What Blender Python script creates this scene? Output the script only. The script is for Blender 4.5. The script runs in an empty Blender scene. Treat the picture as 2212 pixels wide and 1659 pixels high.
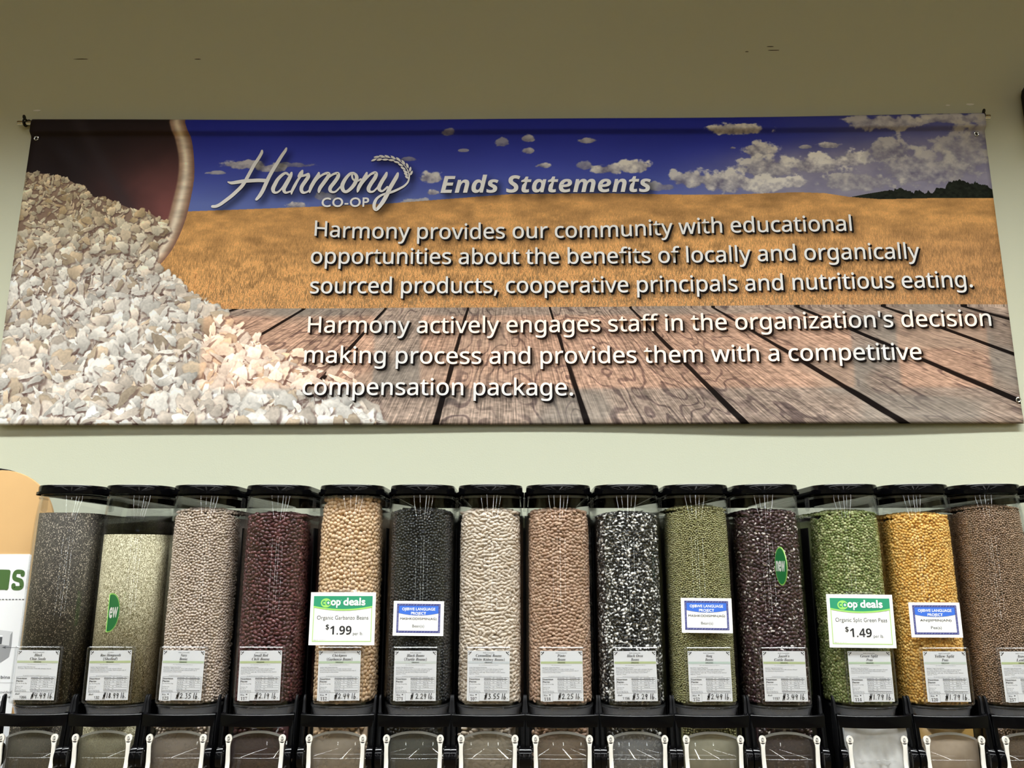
import bpy, bmesh, math, random
import numpy as np
from mathutils import Vector, Matrix

random.seed(7)
RNG = np.random.default_rng(11)
S = bpy.context.scene
C = S.collection
PI = math.pi

# ------------------------------------------------------------------ camera
def cam_axes(p, y):
    cp, sp, cy, sy = math.cos(p), math.sin(p), math.cos(y), math.sin(y)
    f = Vector((sy * cp, cy * cp, sp)); r = Vector((cy, -sy, 0)); u = r.cross(f)
    return r, u, f
cd = bpy.data.cameras.new('camera')
cd.sensor_width = 36.0
cd.lens = 1750.0 / 2212.0 * 36.0
cd.clip_start = 0.05
cam = bpy.data.objects.new('camera', cd); C.objects.link(cam)
_r, _u, _f = cam_axes(0.2191, -0.0116)
cam.matrix_world = Matrix(((_r.x, _u.x, -_f.x, 0.0508), (_r.y, _u.y, -_f.y, -2.3603), (_r.z, _u.z, -_f.z, 1.451), (0, 0, 0, 1)))
S.camera = cam

# ------------------------------------------------------------------ world, sun, lights, exposure
S.view_settings.view_transform = 'Standard'
S.view_settings.look = 'None'
S.view_settings.gamma = 1.0
S.view_settings.use_curve_mapping = False
S.view_settings.exposure = 0.0
S.cycles.transparent_max_bounces = 40
S.cycles.max_bounces = 10
S.cycles.caustics_reflective = False
S.cycles.caustics_refractive = False
w = bpy.data.worlds.new('evening_sky'); S.world = w; w.use_nodes = True
bgn = w.node_tree.nodes['Background']
bgn.inputs['Color'].default_value = (0.75, 0.8, 1.0, 1); bgn.inputs['Strength'].default_value = 0.6

def area(name, loc, sx, sy, power, color, spread=180, rot=(0, 0, 0)):
    l = bpy.data.lights.new(name, 'AREA'); l.shape = 'RECTANGLE'; l.size = sx; l.size_y = sy
    l.energy = power; l.color = color; l.spread = math.radians(spread)
    o = bpy.data.objects.new(name, l); o.location = loc; o.rotation_euler = rot; C.objects.link(o); return o
# louvred ceiling troffers: a row along the wall with a sharp cut-off, and rows further into the shop
area('wall_row_light', (0.0, -1.30, 3.93), 9.0, 0.25, 255, (0.965, 1.0, 0.985), 101)
area('aisle_row_light', (0.0, -3.4, 3.93), 9.0, 0.3, 250, (0.965, 1.0, 1.0), 126)
area('shop_row_light', (0.0, -7.0, 3.93), 9.0, 0.3, 100, (0.965, 1.0, 0.99), 140)
# low evening sun through the transom openings of the shop front behind the camera
sun = bpy.data.lights.new('sun', 'SUN'); sun.energy = 1.5; sun.angle = math.radians(0.05); sun.color = (1.0, 0.46, 0.17)
so = bpy.data.objects.new('sun', sun); so.location = (0, -30, 6); C.objects.link(so)
SUN_EL = math.radians(3.0)
so.rotation_euler = (PI / 2 - SUN_EL, 0, 0)

# ------------------------------------------------------------------ helpers
def lin(c):
    return tuple((x / 255 / 12.92) if x / 255 <= 0.04045 else ((x / 255 + 0.055) / 1.055) ** 2.4 for x in c)

def mat(name, color, rough=0.5, metal=0.0, spec=0.5, noise=None, bump=None, emit=None):
    m = bpy.data.materials.new(name); m.use_nodes = True
    nt = m.node_tree; b = nt.nodes['Principled BSDF']
    b.inputs['Base Color'].default_value = (*color, 1); b.inputs['Roughness'].default_value = rough
    b.inputs['Metallic'].default_value = metal; b.inputs['Specular IOR Level'].default_value = spec
    tc = nt.nodes.new('ShaderNodeTexCoord')
    if noise:
        sc, amt = noise
        n = nt.nodes.new('ShaderNodeTexNoise'); n.inputs['Scale'].default_value = sc; n.inputs['Detail'].default_value = 5
        nt.links.new(tc.outputs['Object'], n.inputs['Vector'])
        mx = nt.nodes.new('ShaderNodeMix'); mx.data_type = 'RGBA'
        mx.inputs['A'].default_value = (*[c * (1 - amt) for c in color], 1)
        mx.inputs['B'].default_value = (*[min(1, c * (1 + amt)) for c in color], 1)
        nt.links.new(n.outputs['Fac'], mx.inputs['Factor']); nt.links.new(mx.outputs['Result'], b.inputs['Base Color'])
    if bump:
        sc, st = bump
        n2 = nt.nodes.new('ShaderNodeTexNoise'); n2.inputs['Scale'].default_value = sc; n2.inputs['Detail'].default_value = 4
        nt.links.new(tc.outputs['Object'], n2.inputs['Vector'])
        bp = nt.nodes.new('ShaderNodeBump'); bp.inputs['Strength'].default_value = st; bp.inputs['Distance'].default_value = 0.002
        nt.links.new(n2.outputs['Fac'], bp.inputs['Height']); nt.links.new(bp.outputs['Normal'], b.inputs['Normal'])
    if emit:
        b.inputs['Emission Color'].default_value = (*emit[0], 1); b.inputs['Emission Strength'].default_value = emit[1]
    return m

def clear_mat(name, tint=(0.97, 0.975, 0.98), rough=0.02, ior=1.49, haze=0.0, hazecol=(0.8, 0.8, 0.8), scratch=False):
    """clear plastic sheet: transmits straight through, mirrors by Fresnel, optional milky haze"""
    m = bpy.data.materials.new(name); m.use_nodes = True
    nt = m.node_tree; nt.nodes.clear()
    out = nt.nodes.new('ShaderNodeOutputMaterial')
    tr = nt.nodes.new('ShaderNodeBsdfTransparent'); tr.inputs['Color'].default_value = (*tint, 1)
    gl = nt.nodes.new('ShaderNodeBsdfGlossy'); gl.inputs['Roughness'].default_value = rough
    # mirror share by angle (Schlick), the same on both faces of the sheet
    ge = nt.nodes.new('ShaderNodeNewGeometry'); dt = nt.nodes.new('ShaderNodeVectorMath'); dt.operation = 'DOT_PRODUCT'
    nt.links.new(ge.outputs['Normal'], dt.inputs[0]); nt.links.new(ge.outputs['Incoming'], dt.inputs[1])
    def mth(op, a, b=None):
        q = nt.nodes.new('ShaderNodeMath'); q.operation = op
        for k, v in enumerate((a, b)):
            if v is None: continue
            if isinstance(v, (int, float)): q.inputs[k].default_value = v
            else: nt.links.new(v, q.inputs[k])
        return q.outputs[0]
    f0 = ((ior - 1) / (ior + 1)) ** 2
    frs = mth('ADD', mth('MULTIPLY', mth('POWER', mth('SUBTRACT', 1.0, mth('MINIMUM', mth('ABSOLUTE', dt.outputs['Value']), 1.0)), 5.0), 1 - f0), f0)
    base = tr.outputs[0]
    if haze > 0:
        df = nt.nodes.new('ShaderNodeBsdfDiffuse'); df.inputs['Color'].default_value = (*hazecol, 1)
        hm = nt.nodes.new('ShaderNodeMixShader')
        tc = nt.nodes.new('ShaderNodeTexCoord'); n = nt.nodes.new('ShaderNodeTexNoise')
        n.inputs['Scale'].default_value = 22; n.inputs['Detail'].default_value = 6
        nt.links.new(tc.outputs['Object'], n.inputs['Vector'])
        mr = nt.nodes.new('ShaderNodeMapRange'); mr.inputs['From Min'].default_value = 0.3; mr.inputs['From Max'].default_value = 0.7
        mr.inputs['To Min'].default_value = haze * 0.75; mr.inputs['To Max'].default_value = min(1, haze * 1.25)
        nt.links.new(n.outputs['Fac'], mr.inputs['Value'])
        nt.links.new(mr.outputs['Result'], hm.inputs['Fac']); nt.links.new(tr.outputs[0], hm.inputs[1]); nt.links.new(df.outputs[0], hm.inputs[2])
        base = hm.outputs[0]
    ms = nt.nodes.new('ShaderNodeMixShader')
    nt.links.new(frs, ms.inputs['Fac']); nt.links.new(base, ms.inputs[1]); nt.links.new(gl.outputs[0], ms.inputs[2])
    if scratch:
        tc = nt.nodes.new('ShaderNodeTexCoord'); mp = nt.nodes.new('ShaderNodeMapping')
        mp.inputs['Scale'].default_value = (90, 90, 6)
        n = nt.nodes.new('ShaderNodeTexNoise'); n.inputs['Scale'].default_value = 1.0; n.inputs['Detail'].default_value = 2
        bp = nt.nodes.new('ShaderNodeBump'); bp.inputs['Strength'].default_value = 0.012; bp.inputs['Distance'].default_value = 0.003
        nt.links.new(tc.outputs['Object'], mp.inputs['Vector']); nt.links.new(mp.outputs[0], n.inputs['Vector'])
        nt.links.new(n.outputs['Fac'], bp.inputs['Height']); nt.links.new(bp.outputs[0], gl.inputs['Normal'])
    nt.links.new(ms.outputs[0], out.inputs['Surface'])
    return m

def vcol_mat(name, rough=0.5, spec=0.4, sat=None):
    m = mat(name, (0.5, 0.5, 0.5), rough, 0, spec)
    nt = m.node_tree; a = nt.nodes.new('ShaderNodeAttribute'); a.attribute_name = 'Col'
    nt.links.new(a.outputs['Color'], nt.nodes['Principled BSDF'].inputs['Base Color'])
    return m

class MB:
    def __init__(s): s.v = []; s.f = []; s.m = []
    def add(s, vs, fs, mi=0):
        k = len(s.v); s.v += [tuple(p) for p in vs]; s.f += [tuple(i + k for i in f) for f in fs]; s.m += [mi] * len(fs); return s
    def box(s, x0, x1, y0, y1, z0, z1, mi=0):
        return s.add([(x0, y0, z0), (x1, y0, z0), (x1, y1, z0), (x0, y1, z0), (x0, y0, z1), (x1, y0, z1), (x1, y1, z1), (x0, y1, z1)],
                     [(0, 3, 2, 1), (4, 5, 6, 7), (0, 1, 5, 4), (1, 2, 6, 5), (2, 3, 7, 6), (3, 0, 4, 7)], mi)
    def prism(s, pts, z0, z1, mi=0):          # pts: closed outline in x,y
        n = len(pts)
        vs = [(x, y, z0) for x, y in pts] + [(x, y, z1) for x, y in pts]
        return s.add(vs, [tuple(range(n - 1, -1, -1)), tuple(range(n, 2 * n))] + [(i, (i + 1) % n, n + (i + 1) % n, n + i) for i in range(n)], mi)
    def xprism(s, pts, x0, x1, mi=0):         # outline in y,z extruded along x
        n = len(pts)
        vs = [(x0, y, z) for y, z in pts] + [(x1, y, z) for y, z in pts]
        return s.add(vs, [tuple(range(n - 1, -1, -1)), tuple(range(n, 2 * n))] + [(i, (i + 1) % n, n + (i + 1) % n, n + i) for i in range(n)], mi)
    def yprism(s, pts, y0, y1, mi=0):         # outline in x,z extruded along y
        n = len(pts)
        vs = [(x, y0, z) for x, z in pts] + [(x, y1, z) for x, z in pts]
        return s.add(vs, [tuple(range(n)), tuple(range(2 * n - 1, n - 1, -1))] + [(i, n + i, n + (i + 1) % n, (i + 1) % n) for i in range(n)], mi)
    def grid(s, P, mi=0, close_u=False):      # P: rows x cols of points
        r, c = len(P), len(P[0]); vs = [p for row in P for p in row]
        fs = [(i * c + j, i * c + (j + 1) % c, (i + 1) * c + (j + 1) % c, (i + 1) * c + j) for i in range(r - 1) for j in range(c if close_u else c - 1)]
        return s.add(vs, fs, mi)
    def cyl(s, p0, p1, r, n=16, mi=0, r1=None):
        p0, p1 = Vector(p0), Vector(p1); d = (p1 - p0).normalized()
        a = d.orthogonal().normalized(); b = d.cross(a); r1 = r if r1 is None else r1
        ring = lambda p, q: [p + (a * math.cos(2 * PI * i / n) + b * math.sin(2 * PI * i / n)) * q for i in range(n)]
        vs = ring(p0, r) + ring(p1, r1)
        return s.add(vs, [tuple(range(n - 1, -1, -1)), tuple(range(n, 2 * n))] + [(i, (i + 1) % n, n + (i + 1) % n, n + i) for i in range(n)], mi)
    def torus(s, c, ax, R, r, n=24, k=10, mi=0):
        c = Vector(c); d = Vector(ax).normalized(); a = d.orthogonal().normalized(); b = d.cross(a)
        P = []
        for j in range(k + 1):
            t = 2 * PI * j / k
            P.append([c + (a * math.cos(2 * PI * i / n) + b * math.sin(2 * PI * i / n)) * (R + r * math.cos(t)) + d * (r * math.sin(t)) for i in range(n)])
        return s.grid(P, mi, True)
    def build(s, name, mats, parent=None, smooth=False, bevel=0.0, angle=40):
        me = bpy.data.meshes.new(name); me.from_pydata(s.v, [], s.f); me.update()
        for m in (mats if isinstance(mats, (list, tuple)) else [mats]): me.materials.append(m)
        if len(set(s.m)) > 1: me.polygons.foreach_set('material_index', s.m)
        o = bpy.data.objects.new(name, me); C.objects.link(o)
        bm = bmesh.new(); bm.from_mesh(me); bmesh.ops.recalc_face_normals(bm, faces=bm.faces)
        if bevel > 0:
            ed = [e for e in bm.edges if len(e.link_faces) == 2 and e.calc_face_angle(0) > math.radians(35)]
            bmesh.ops.bevel(bm, geom=ed, offset=bevel, segments=2, affect='EDGES', profile=0.6, clamp_overlap=True)
        bm.to_mesh(me); bm.free()
        if smooth or bevel > 0:
            me.polygons.foreach_set('use_smooth', [True] * len(me.polygons))
            try: me.set_sharp_from_angle(angle=math.radians(angle))
            except Exception: pass
        if parent: o.parent = parent
        return o

def empty(name, loc):
    o = bpy.data.objects.new(name, None); o.location = loc; o.empty_display_size = 0.05; C.objects.link(o); return o
def tag(o, label, cat, group=None, kind=None):
    o['label'] = label; o['category'] = cat
    if group: o['group'] = group
    if kind: o['kind'] = kind
    return o
def struct(o): o['kind'] = 'structure'; return o
def copy_tree(o, parent=None):
    c = o.copy(); C.objects.link(c)
    if parent: c.parent = parent
    for ch in list(o.children): copy_tree(ch, c)
    return c

# ---- flat print: lettering and strokes as thin flat meshes (x right, y up), later laid on a surface
F_GILL = bpy.data.fonts.load('<builtin>')
F_SANS = F_GILL
try:                                          # humanist sans that ships inside Blender itself
    import os
    F_SANS = bpy.data.fonts.load(os.path.join(bpy.utils.system_resource('DATAFILES'), 'fonts', 'NotoSansMath-Regular.woff2'))
except Exception:
    pass
HAVE_MATH = F_SANS is not F_GILL
def serif_it(t, bold=True):                   # mathematical italic letters are an italic serif
    if not HAVE_MATH: return t
    o = ''
    for ch in t:
        if 'A' <= ch <= 'Z': o += chr((0x1D468 if bold else 0x1D434) + ord(ch) - 65)
        elif 'a' <= ch <= 'z': o += 'ℎ' if (ch == 'h' and not bold) else chr((0x1D482 if bold else 0x1D44E) + ord(ch) - 97)
        elif '0' <= ch <= '9': o += chr(0x1D7CE + ord(ch) - 48) if bold else ch
        else: o += ch
    return o
def serif_b(t):
    if not HAVE_MATH: return t
    o = ''
    for ch in t:
        if 'A' <= ch <= 'Z': o += chr(0x1D400 + ord(ch) - 65)
        elif 'a' <= ch <= 'z': o += chr(0x1D41A + ord(ch) - 97)
        elif '0' <= ch <= '9': o += chr(0x1D7CE + ord(ch) - 48)
        else: o += ch
    return o
def sans_bi(t):
    if not HAVE_MATH: return t
    return ''.join(chr(0x1D63C + ord(c) - 65) if 'A' <= c <= 'Z' else chr(0x1D656 + ord(c) - 97) if 'a' <= c <= 'z' else c for c in t)
def sans_b(t):
    if not HAVE_MATH: return t
    return ''.join(chr(0x1D5D4 + ord(c) - 65) if 'A' <= c <= 'Z' else chr(0x1D5EE + ord(c) - 97) if 'a' <= c <= 'z' else c for c in t)
_tc = {}
def text_tris(body, font, bold=0.0, res=3, shear=0.0, space=1.0):
    key = (body, font.name, bold, res, shear, space)
    if key not in _tc:
        cu = bpy.data.curves.new('t', 'FONT'); cu.body = body; cu.font = font; cu.resolution_u = res
        cu.shear = shear; cu.space_character = space
        o = bpy.data.objects.new('t', cu)
        me = o.to_mesh(); me.calc_loop_triangles()
        v = np.zeros(len(me.vertices) * 3); me.vertices.foreach_get('co', v)
        t = np.zeros(len(me.loop_triangles) * 3, dtype=np.int32); me.loop_triangles.foreach_get('vertices', t)
        _tc[key] = (v.reshape(-1, 3)[:, :2].copy(), t.reshape(-1, 3).copy())
        if bold and len(v): _tc[key] = (fatten(*_tc[key], bold * 0.8), _tc[key][1])
        o.to_mesh_clear(); bpy.data.objects.remove(o); bpy.data.curves.remove(cu)
    return _tc[key]
def fatten(v, t, d):
    """push the outline of flat glyphs outwards by d"""
    E = np.r_[t[:, [0, 1]], t[:, [1, 2]], t[:, [2, 0]]]; O = np.r_[t[:, 2], t[:, 0], t[:, 1]]
    # triangulation may repeat outline points: weld them first
    q = np.round(v * 1e5).astype(np.int64); _, inv = np.unique(q, axis=0, return_inverse=True); inv = inv.ravel()
    W = inv[E]; key = np.sort(W, 1); kk = key[:, 0] * (inv.max() + 1) + key[:, 1]
    u, c = np.unique(kk, return_counts=True); bd = np.isin(kk, u[c == 1])
    N = np.zeros((inv.max() + 1, 2))
    a, b, o = v[E[bd, 0]], v[E[bd, 1]], v[O[bd]]
    e = b - a; n = np.c_[e[:, 1], -e[:, 0]]; L = np.linalg.norm(n, axis=1, keepdims=True); n = n / np.maximum(L, 1e-9)
    n *= np.sign(((a - o) * n).sum(1, keepdims=True)); n = n * (L > 1e-7)
    np.add.at(N, W[bd, 0], n); np.add.at(N, W[bd, 1], n)
    N /= np.maximum(np.linalg.norm(N, axis=1, keepdims=True), 1e-9)
    return v + N[inv] * d
class Flat:
    """2D triangles (mm, y up)"""
    def __init__(s): s.v = []; s.t = []; s.n = 0; s.lift = 0.0
    def add(s, v, t):
        v = np.asarray(v, float); s.v.append(np.c_[v, np.full(len(v), s.lift)]); s.t.append(np.asarray(t, dtype=np.int64) + s.n); s.n += len(v); return s
    def text(s, body, font, x, y, size, align='L', width=None, bold=0.0, res=3, shear=0.0, space=1.0, curve=None, fat=0.0):
        v, t = text_tris(body, font, bold, res, shear, space)
        if len(v) == 0: return s
        if fat: v = fatten(v, t, fat / size)
        v = v.copy(); x0, x1 = v[:, 0].min(), v[:, 0].max()
        sx = size if width is None else width / (x1 - x0)
        off = x0 if align == 'L' else (x0 + x1) / 2 if align == 'C' else x1
        v[:, 0] = (v[:, 0] - off) * sx; v[:, 1] *= size
        v = v + (x, y)
        if curve: v[:, 1] += np.interp(v[:, 0], [c[0] for c in curve], [-c[1] for c in curve])
        return s.add(v, t)
    def rect(s, x0, y0, x1, y1):
        return s.add([(x0, y0), (x1, y0), (x1, y1), (x0, y1)], [(0, 1, 2), (0, 2, 3)])
    def poly(s, pts):
        n = len(pts); c = np.mean(pts, axis=0)
        return s.add(list(pts) + [c], [(i, (i + 1) % n, n) for i in range(n)])
    def ell(s, cx, cy, rx, ry, ang=0, n=24):
        t = np.arange(n) * 2 * PI / n; c, q = math.cos(ang), math.sin(ang)
        return s.poly(np.c_[cx + rx * np.cos(t) * c - ry * np.sin(t) * q, cy + rx * np.cos(t) * q + ry * np.sin(t) * c])
    def ring(s, pts_o, pts_i):
        n = len(pts_o); return s.add(list(pts_o) + list(pts_i), [q for i in range(n) for q in ((i, (i + 1) % n, n + (i + 1) % n), (i, n + (i + 1) % n, n + i))])
    def frame(s, x0, y0, x1, y1, w):
        s.rect(x0, y0, x1, y0 + w); s.rect(x0, y1 - w, x1, y1); s.rect(x0, y0 + w, x0 + w, y1 - w); return s.rect(x1 - w, y0 + w, x1, y1 - w)
    def stroke(s, pts, w, sub=5):
        s.lift += 0.03; P = np.asarray(pts, float); w = np.broadcast_to(np.asarray(w, float), (len(P),))
        if len(P) > 2 and sub > 1:
            Q, W = [], []
            for i in range(len(P) - 1):
                p0, p1, p2, p3 = P[max(i - 1, 0)], P[i], P[i + 1], P[min(i + 2, len(P) - 1)]
                for k in range(sub):
                    t = k / sub
                    Q.append(0.5 * (2 * p1 + (p2 - p0) * t + (2 * p0 - 5 * p1 + 4 * p2 - p3) * t * t + (3 * p1 - p0 - 3 * p2 + p3) * t ** 3)); W.append(w[i] * (1 - t) + w[i + 1] * t)
            Q.append(P[-1]); W.append(w[-1]); P = np.array(Q); w = np.array(W)
        d = np.gradient(P, axis=0); d /= np.maximum(np.linalg.norm(d, axis=1, keepdims=True), 1e-9)
        nrm = np.c_[-d[:, 1], d[:, 0]]; n = len(P)
        V = np.r_[P + nrm * w[:, None] / 2, P - nrm * w[:, None] / 2]
        s.add(V, [q for i in range(n - 1) for q in ((i, i + 1, n + i + 1), (i, n + i + 1, n + i))])
        s.lift += 0.015
        s.ell(P[0][0], P[0][1], w[0] / 2, w[0] / 2, n=10); s.ell(P[-1][0], P[-1][1], w[-1] / 2, w[-1] / 2, n=10)
        return s
    def arrays(s):
        return np.concatenate(s.v), np.concatenate(s.t)
    def build(s, name, m, parent, fn):
        """fn maps (N,2) mm to (N,3) metres in the parent's frame"""
        v, t = s.arrays(); P = fn(v); P[:, 1] -= v[:, 2] / 1000
        me = bpy.data.meshes.new(name)
        me.vertices.add(len(P)); me.vertices.foreach_set('co', P.astype(np.float32).ravel())
        me.loops.add(len(t) * 3); me.polygons.add(len(t))
        me.polygons.foreach_set('loop_start', np.arange(len(t), dtype=np.int32) * 3)
        me.loops.foreach_set('vertex_index', t.astype(np.int32).ravel())
        me.update(calc_edges=True); me.materials.append(m)
        o = bpy.data.objects.new(name, me); C.objects.link(o); o.parent = parent
        return o

# ------------------------------------------------------------------ the room
M_wall = mat('wall_paint', lin((214, 216, 194)), 0.75, 0, 0.25, noise=(1.3, 0.02), bump=(260, 0.12))
M_tan = mat('tan_paint', lin((150, 146, 112)), 0.8)
M_ceil = mat('ceiling_board', lin((150, 122, 52)), 0.9)
M_floor = mat('wood_floor', lin((86, 68, 28)), 0.5, noise=(2, 0.15))
M_black = mat('black_plastic', (0.002, 0.002, 0.0025), 0.09, 0, 0.16)
M_blackm = mat('black_matte', (0.006, 0.006, 0.007), 0.5, 0, 0.12)

struct(MB().box(-5, 5, 0.016, 0.15, 0, 4.3).build('wall_back', M_wall))
struct(MB().box(-5.12, -5, -16, 0.15, 0, 4.3).build('wall_left', M_tan))
struct(MB().box(5, 5.12, -16, 0.15, 0, 4.3).build('wall_right', M_tan))
struct(MB().box(-5.12, 5.12, -16.1, 0.15, -0.1, 0).build('floor', M_floor))
ceil = struct(MB().box(-5.12, 5.12, -16.1, 0.15, 4.2, 4.32).build('ceiling', M_ceil))
# shop-front wall with three transom openings; the sun comes through them on to the banner
zo = 16.0 * math.tan(SUN_EL)
zlo, zhi = 2.85 - 0.887 + zo, 2.85 - 0.655 + zo
xs = [(-0.917, -0.395), (-0.252, 1.040), (1.178, 1.450)]
rw = MB().box(-5.12, 5.12, -16.1, -16.0, 0, zlo).box(-5.12, 5.12, -16.1, -16.0, zhi, 4.2)
prev = -5.12
for a, b in xs + [(5.12, 5.12)]:
    if a > prev: rw.box(prev, a, -16.1, -16.0, zlo, zhi)
    prev = b
rear = struct(rw.build('wall_front', M_tan))
# linear ceiling tubes running into the shop and added unseen glow strips on the far wall (they show as glints in the bins)
M_tube = mat('tube_light', (0.9, 0.9, 0.9), 0.5, emit=((0.86, 0.92, 1.0), 32.0))
M_strip = mat('added_glint_strip', (0.9, 0.9, 0.9), 0.5, emit=((0.9, 0.96, 1.0), 22.0))
for x, hw in ((-3.3, 0.012), (-1.2, 0.012), (0.9, 0.030), (2.1, 0.012), (3.6, 0.014)):
    MB().box(x - hw, x + hw, -15.5, -4.5, 4.125, 4.145).build('ceiling_light', M_tube, ceil)
for x, hw in ((-3.4, 0.02), (-0.6, 0.02), (1.0, 0.03), (3.9, 0.025)):
    MB().box(x - hw, x + hw, -15.99, -15.96, 0.5, 2.35).build('added_glint_light', M_strip, rear)
# worn spots on the paint above the banner
M_chip = mat('paint_chip', (0.93, 0.93, 0.88), 0.8)
M_scuff = mat('paint_scuff', lin((70, 62, 35)), 0.8)
wall = bpy.data.objects['wall_back']
def blotch(x, z, rx, rz, m, name):
    n = 14
    pts = [(x + rx * math.cos(2 * PI * i / n) * random.uniform(0.75, 1.1), z + rz * math.sin(2 * PI * i / n) * random.uniform(0.7, 1.1)) for i in range(n)]
    MB().yprism(pts, 0.0150, 0.0164).build(name, m, wall)
blotch(-1.5317, 2.901, 0.014, 0.004, M_chip, 'paint_chip'); blotch(1.4318, 2.899, 0.008, 0.003, M_chip, 'paint_chip'); blotch(1.5038, 2.9018, 0.015, 0.0035, M_chip, 'paint_chip')
for x, z, L in ((-1.4078, 3.090, 0.024), (0.8744, 3.118, 0.013), (0.885, 3.104, 0.020), (0.7968, 3.0997, 0.006), (-1.0192, 3.0865, 0.010)):
    blotch(x, z, L, 0.0013, M_scuff, 'scuff_mark')
# ledge that carries the bins (just below the picture)
struct(MB().box(-2.2, 2.2, -0.50, 0.016, 0, 0.9495).build('trim_1', M_blackm, bevel=0.004))

# ------------------------------------------------------------------ the banner: printed picture (computed here), 1 px = 1 mm
BW, BH = 3050, 996
YY, XX = np.mgrid[0:BH, 0:BW].astype(np.float32)
_T = np.random.default_rng(3).random((256, 256)).astype(np.float32)
def vnoise(x, y, seed=0):
    x = x + seed * 17.31; y = y + seed * 9.17
    xi = np.floor(x).astype(np.int32); yi = np.floor(y).astype(np.int32)
    fx = x - xi; fy = y - yi; fx = fx * fx * (3 - 2 * fx); fy = fy * fy * (3 - 2 * fy)
    x0 = xi & 255; x1 = (xi + 1) & 255; y0 = yi & 255; y1 = (yi + 1) & 255
    a = _T[y0, x0]; b = _T[y0, x1]; c = _T[y1, x0]; d = _T[y1, x1]
    return (a * (1 - fx) + b * fx) * (1 - fy) + (c * (1 - fx) + d * fx) * fy
def fbm(x, y, oct=4, seed=0):
    s = 0; a = 0.5; t = 0
    for k in range(oct):
        s = s + a * vnoise(x * 2 ** k, y * 2 ** k, seed + k); t += a; a *= 0.5
    return s / t
def col(*c): return np.array(c, np.float32) / 255
def mixc(a, b, t): return a * (1 - t[..., None]) + b * t[..., None]
def sstep(a, b, x): t = np.clip((x - a) / (b - a), 0, 1); return t * t * (3 - 2 * t)
def inpoly(pts, x, y):
    r = np.zeros(x.shape, bool); n = len(pts)
    for i in range(n):
        x0, y0 = pts[i]; x1, y1 = pts[(i + 1) % n]
        if y0 == y1: continue
        r ^= ((y0 > y) != (y1 > y)) & (x < (x1 - x0) * (y - y0) / (y1 - y0) + x0)
    return r
def blur(a, r):
    for ax in (0, 1):
        for _ in range(2):
            p = np.pad(a, [(r + 1, r) if k == ax else (0, 0) for k in range(2)], mode='edge'); c = np.cumsum(p, axis=ax, dtype=np.float64)
            n = a.shape[ax]; i = np.arange(n)
            a = ((np.take(c, i + 2 * r + 1, ax) - np.take(c, i, ax)) / (2 * r + 1)).astype(np.float32)
    return a
xr = XX[0]
hor = np.interp(xr, [0, 542, 811, 1147, 1394, 1540, 1831, 2122, 2267, 2441, 2527, 2598, 2698, 2842, 3050], [330, 315, 304, 291, 273, 262, 260, 267, 266, 261, 265, 278, 287, 284, 283]).astype(np.float32)
HOR = np.broadcast_to(hor, (BH, BW))
WT = 637.0
# sky
t = np.clip(YY / 290, 0, 1)
sky = mixc(col(46, 54, 172), col(104, 120, 190), t ** 1.6)
sky *= (0.94 + 0.12 * fbm(XX / 300, YY / 120, 3, 5))[..., None]
gx = sstep(2150, 2900, XX) * 0.75
sky = mixc(sky, col(112, 112, 142), gx * (0.55 + 0.6 * fbm(XX / 160, YY / 70, 4, 9)).clip(0, 1))
hz = sstep(1950, 2480, XX) * sstep(70, 190, YY + 0.10 * (XX - 2300))
sky = mixc(sky, mixc(col(126, 122, 148), col(190, 182, 192), fbm(XX / 75, YY / 50, 5, 15)), hz * 0.85)
CL = [(2258, 44, 102, 24, 1), (2724, 30, 138, 30, .75), (2945, 20, 120, 21, .75), (2558, 101, 42, 14, 1), (2334, 121, 57, 37, .95), (2352, 180, 94, 52, .9), (2506, 170, 87, 44, 1), (2632, 150, 72, 33, 1), (2743, 127, 80, 59, .7), (2838, 191, 160, 74, .65), (2960, 145, 87, 104, .55), (2225, 227, 90, 46, .9), (2110, 218, 80, 37, .85), (2327, 235, 72, 37, .9), (2421, 228, 58, 22, .95), (2631, 230, 130, 44, .65), (1848, 180, 51, 24, .95), (1936, 172, 58, 27, 1), (1646, 166, 26, 12, .9), (1597, 73, 26, 15, .8), (1599, 115, 22, 14, .8), (1518, 86, 21, 21, .5), (1787, 81, 36, 12, .75), (1344, 48, 27, 15, .5), (1291, 205, 41, 21, .9), (1299, 255, 25, 13, .9), (870, 298, 39, 21, 1), (699, 157, 80, 18, .75), (781, 169, 51, 15, .75), (612, 184, 32, 7, .6), (862, 158, 51, 12, .4), (2482, 106, 22, 9, .7), (2247, 107, 12, 6, .8), (1392, 112, 18, 6, .5), (1216, 140, 36, 9, .4), (956, 266, 44, 15, .35), (1249, 291, 58, 18, .6), (1775, 168, 29, 18, .5), (2021, 241, 58, 18, .6), (3026, 81, 44, 59, .5)]
wob = (fbm(XX / 30, YY / 24, 5, 21) - 0.5)
wof = fbm(XX[:340] / 11, YY[:340] / 10, 4, 23) - 0.5
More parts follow.
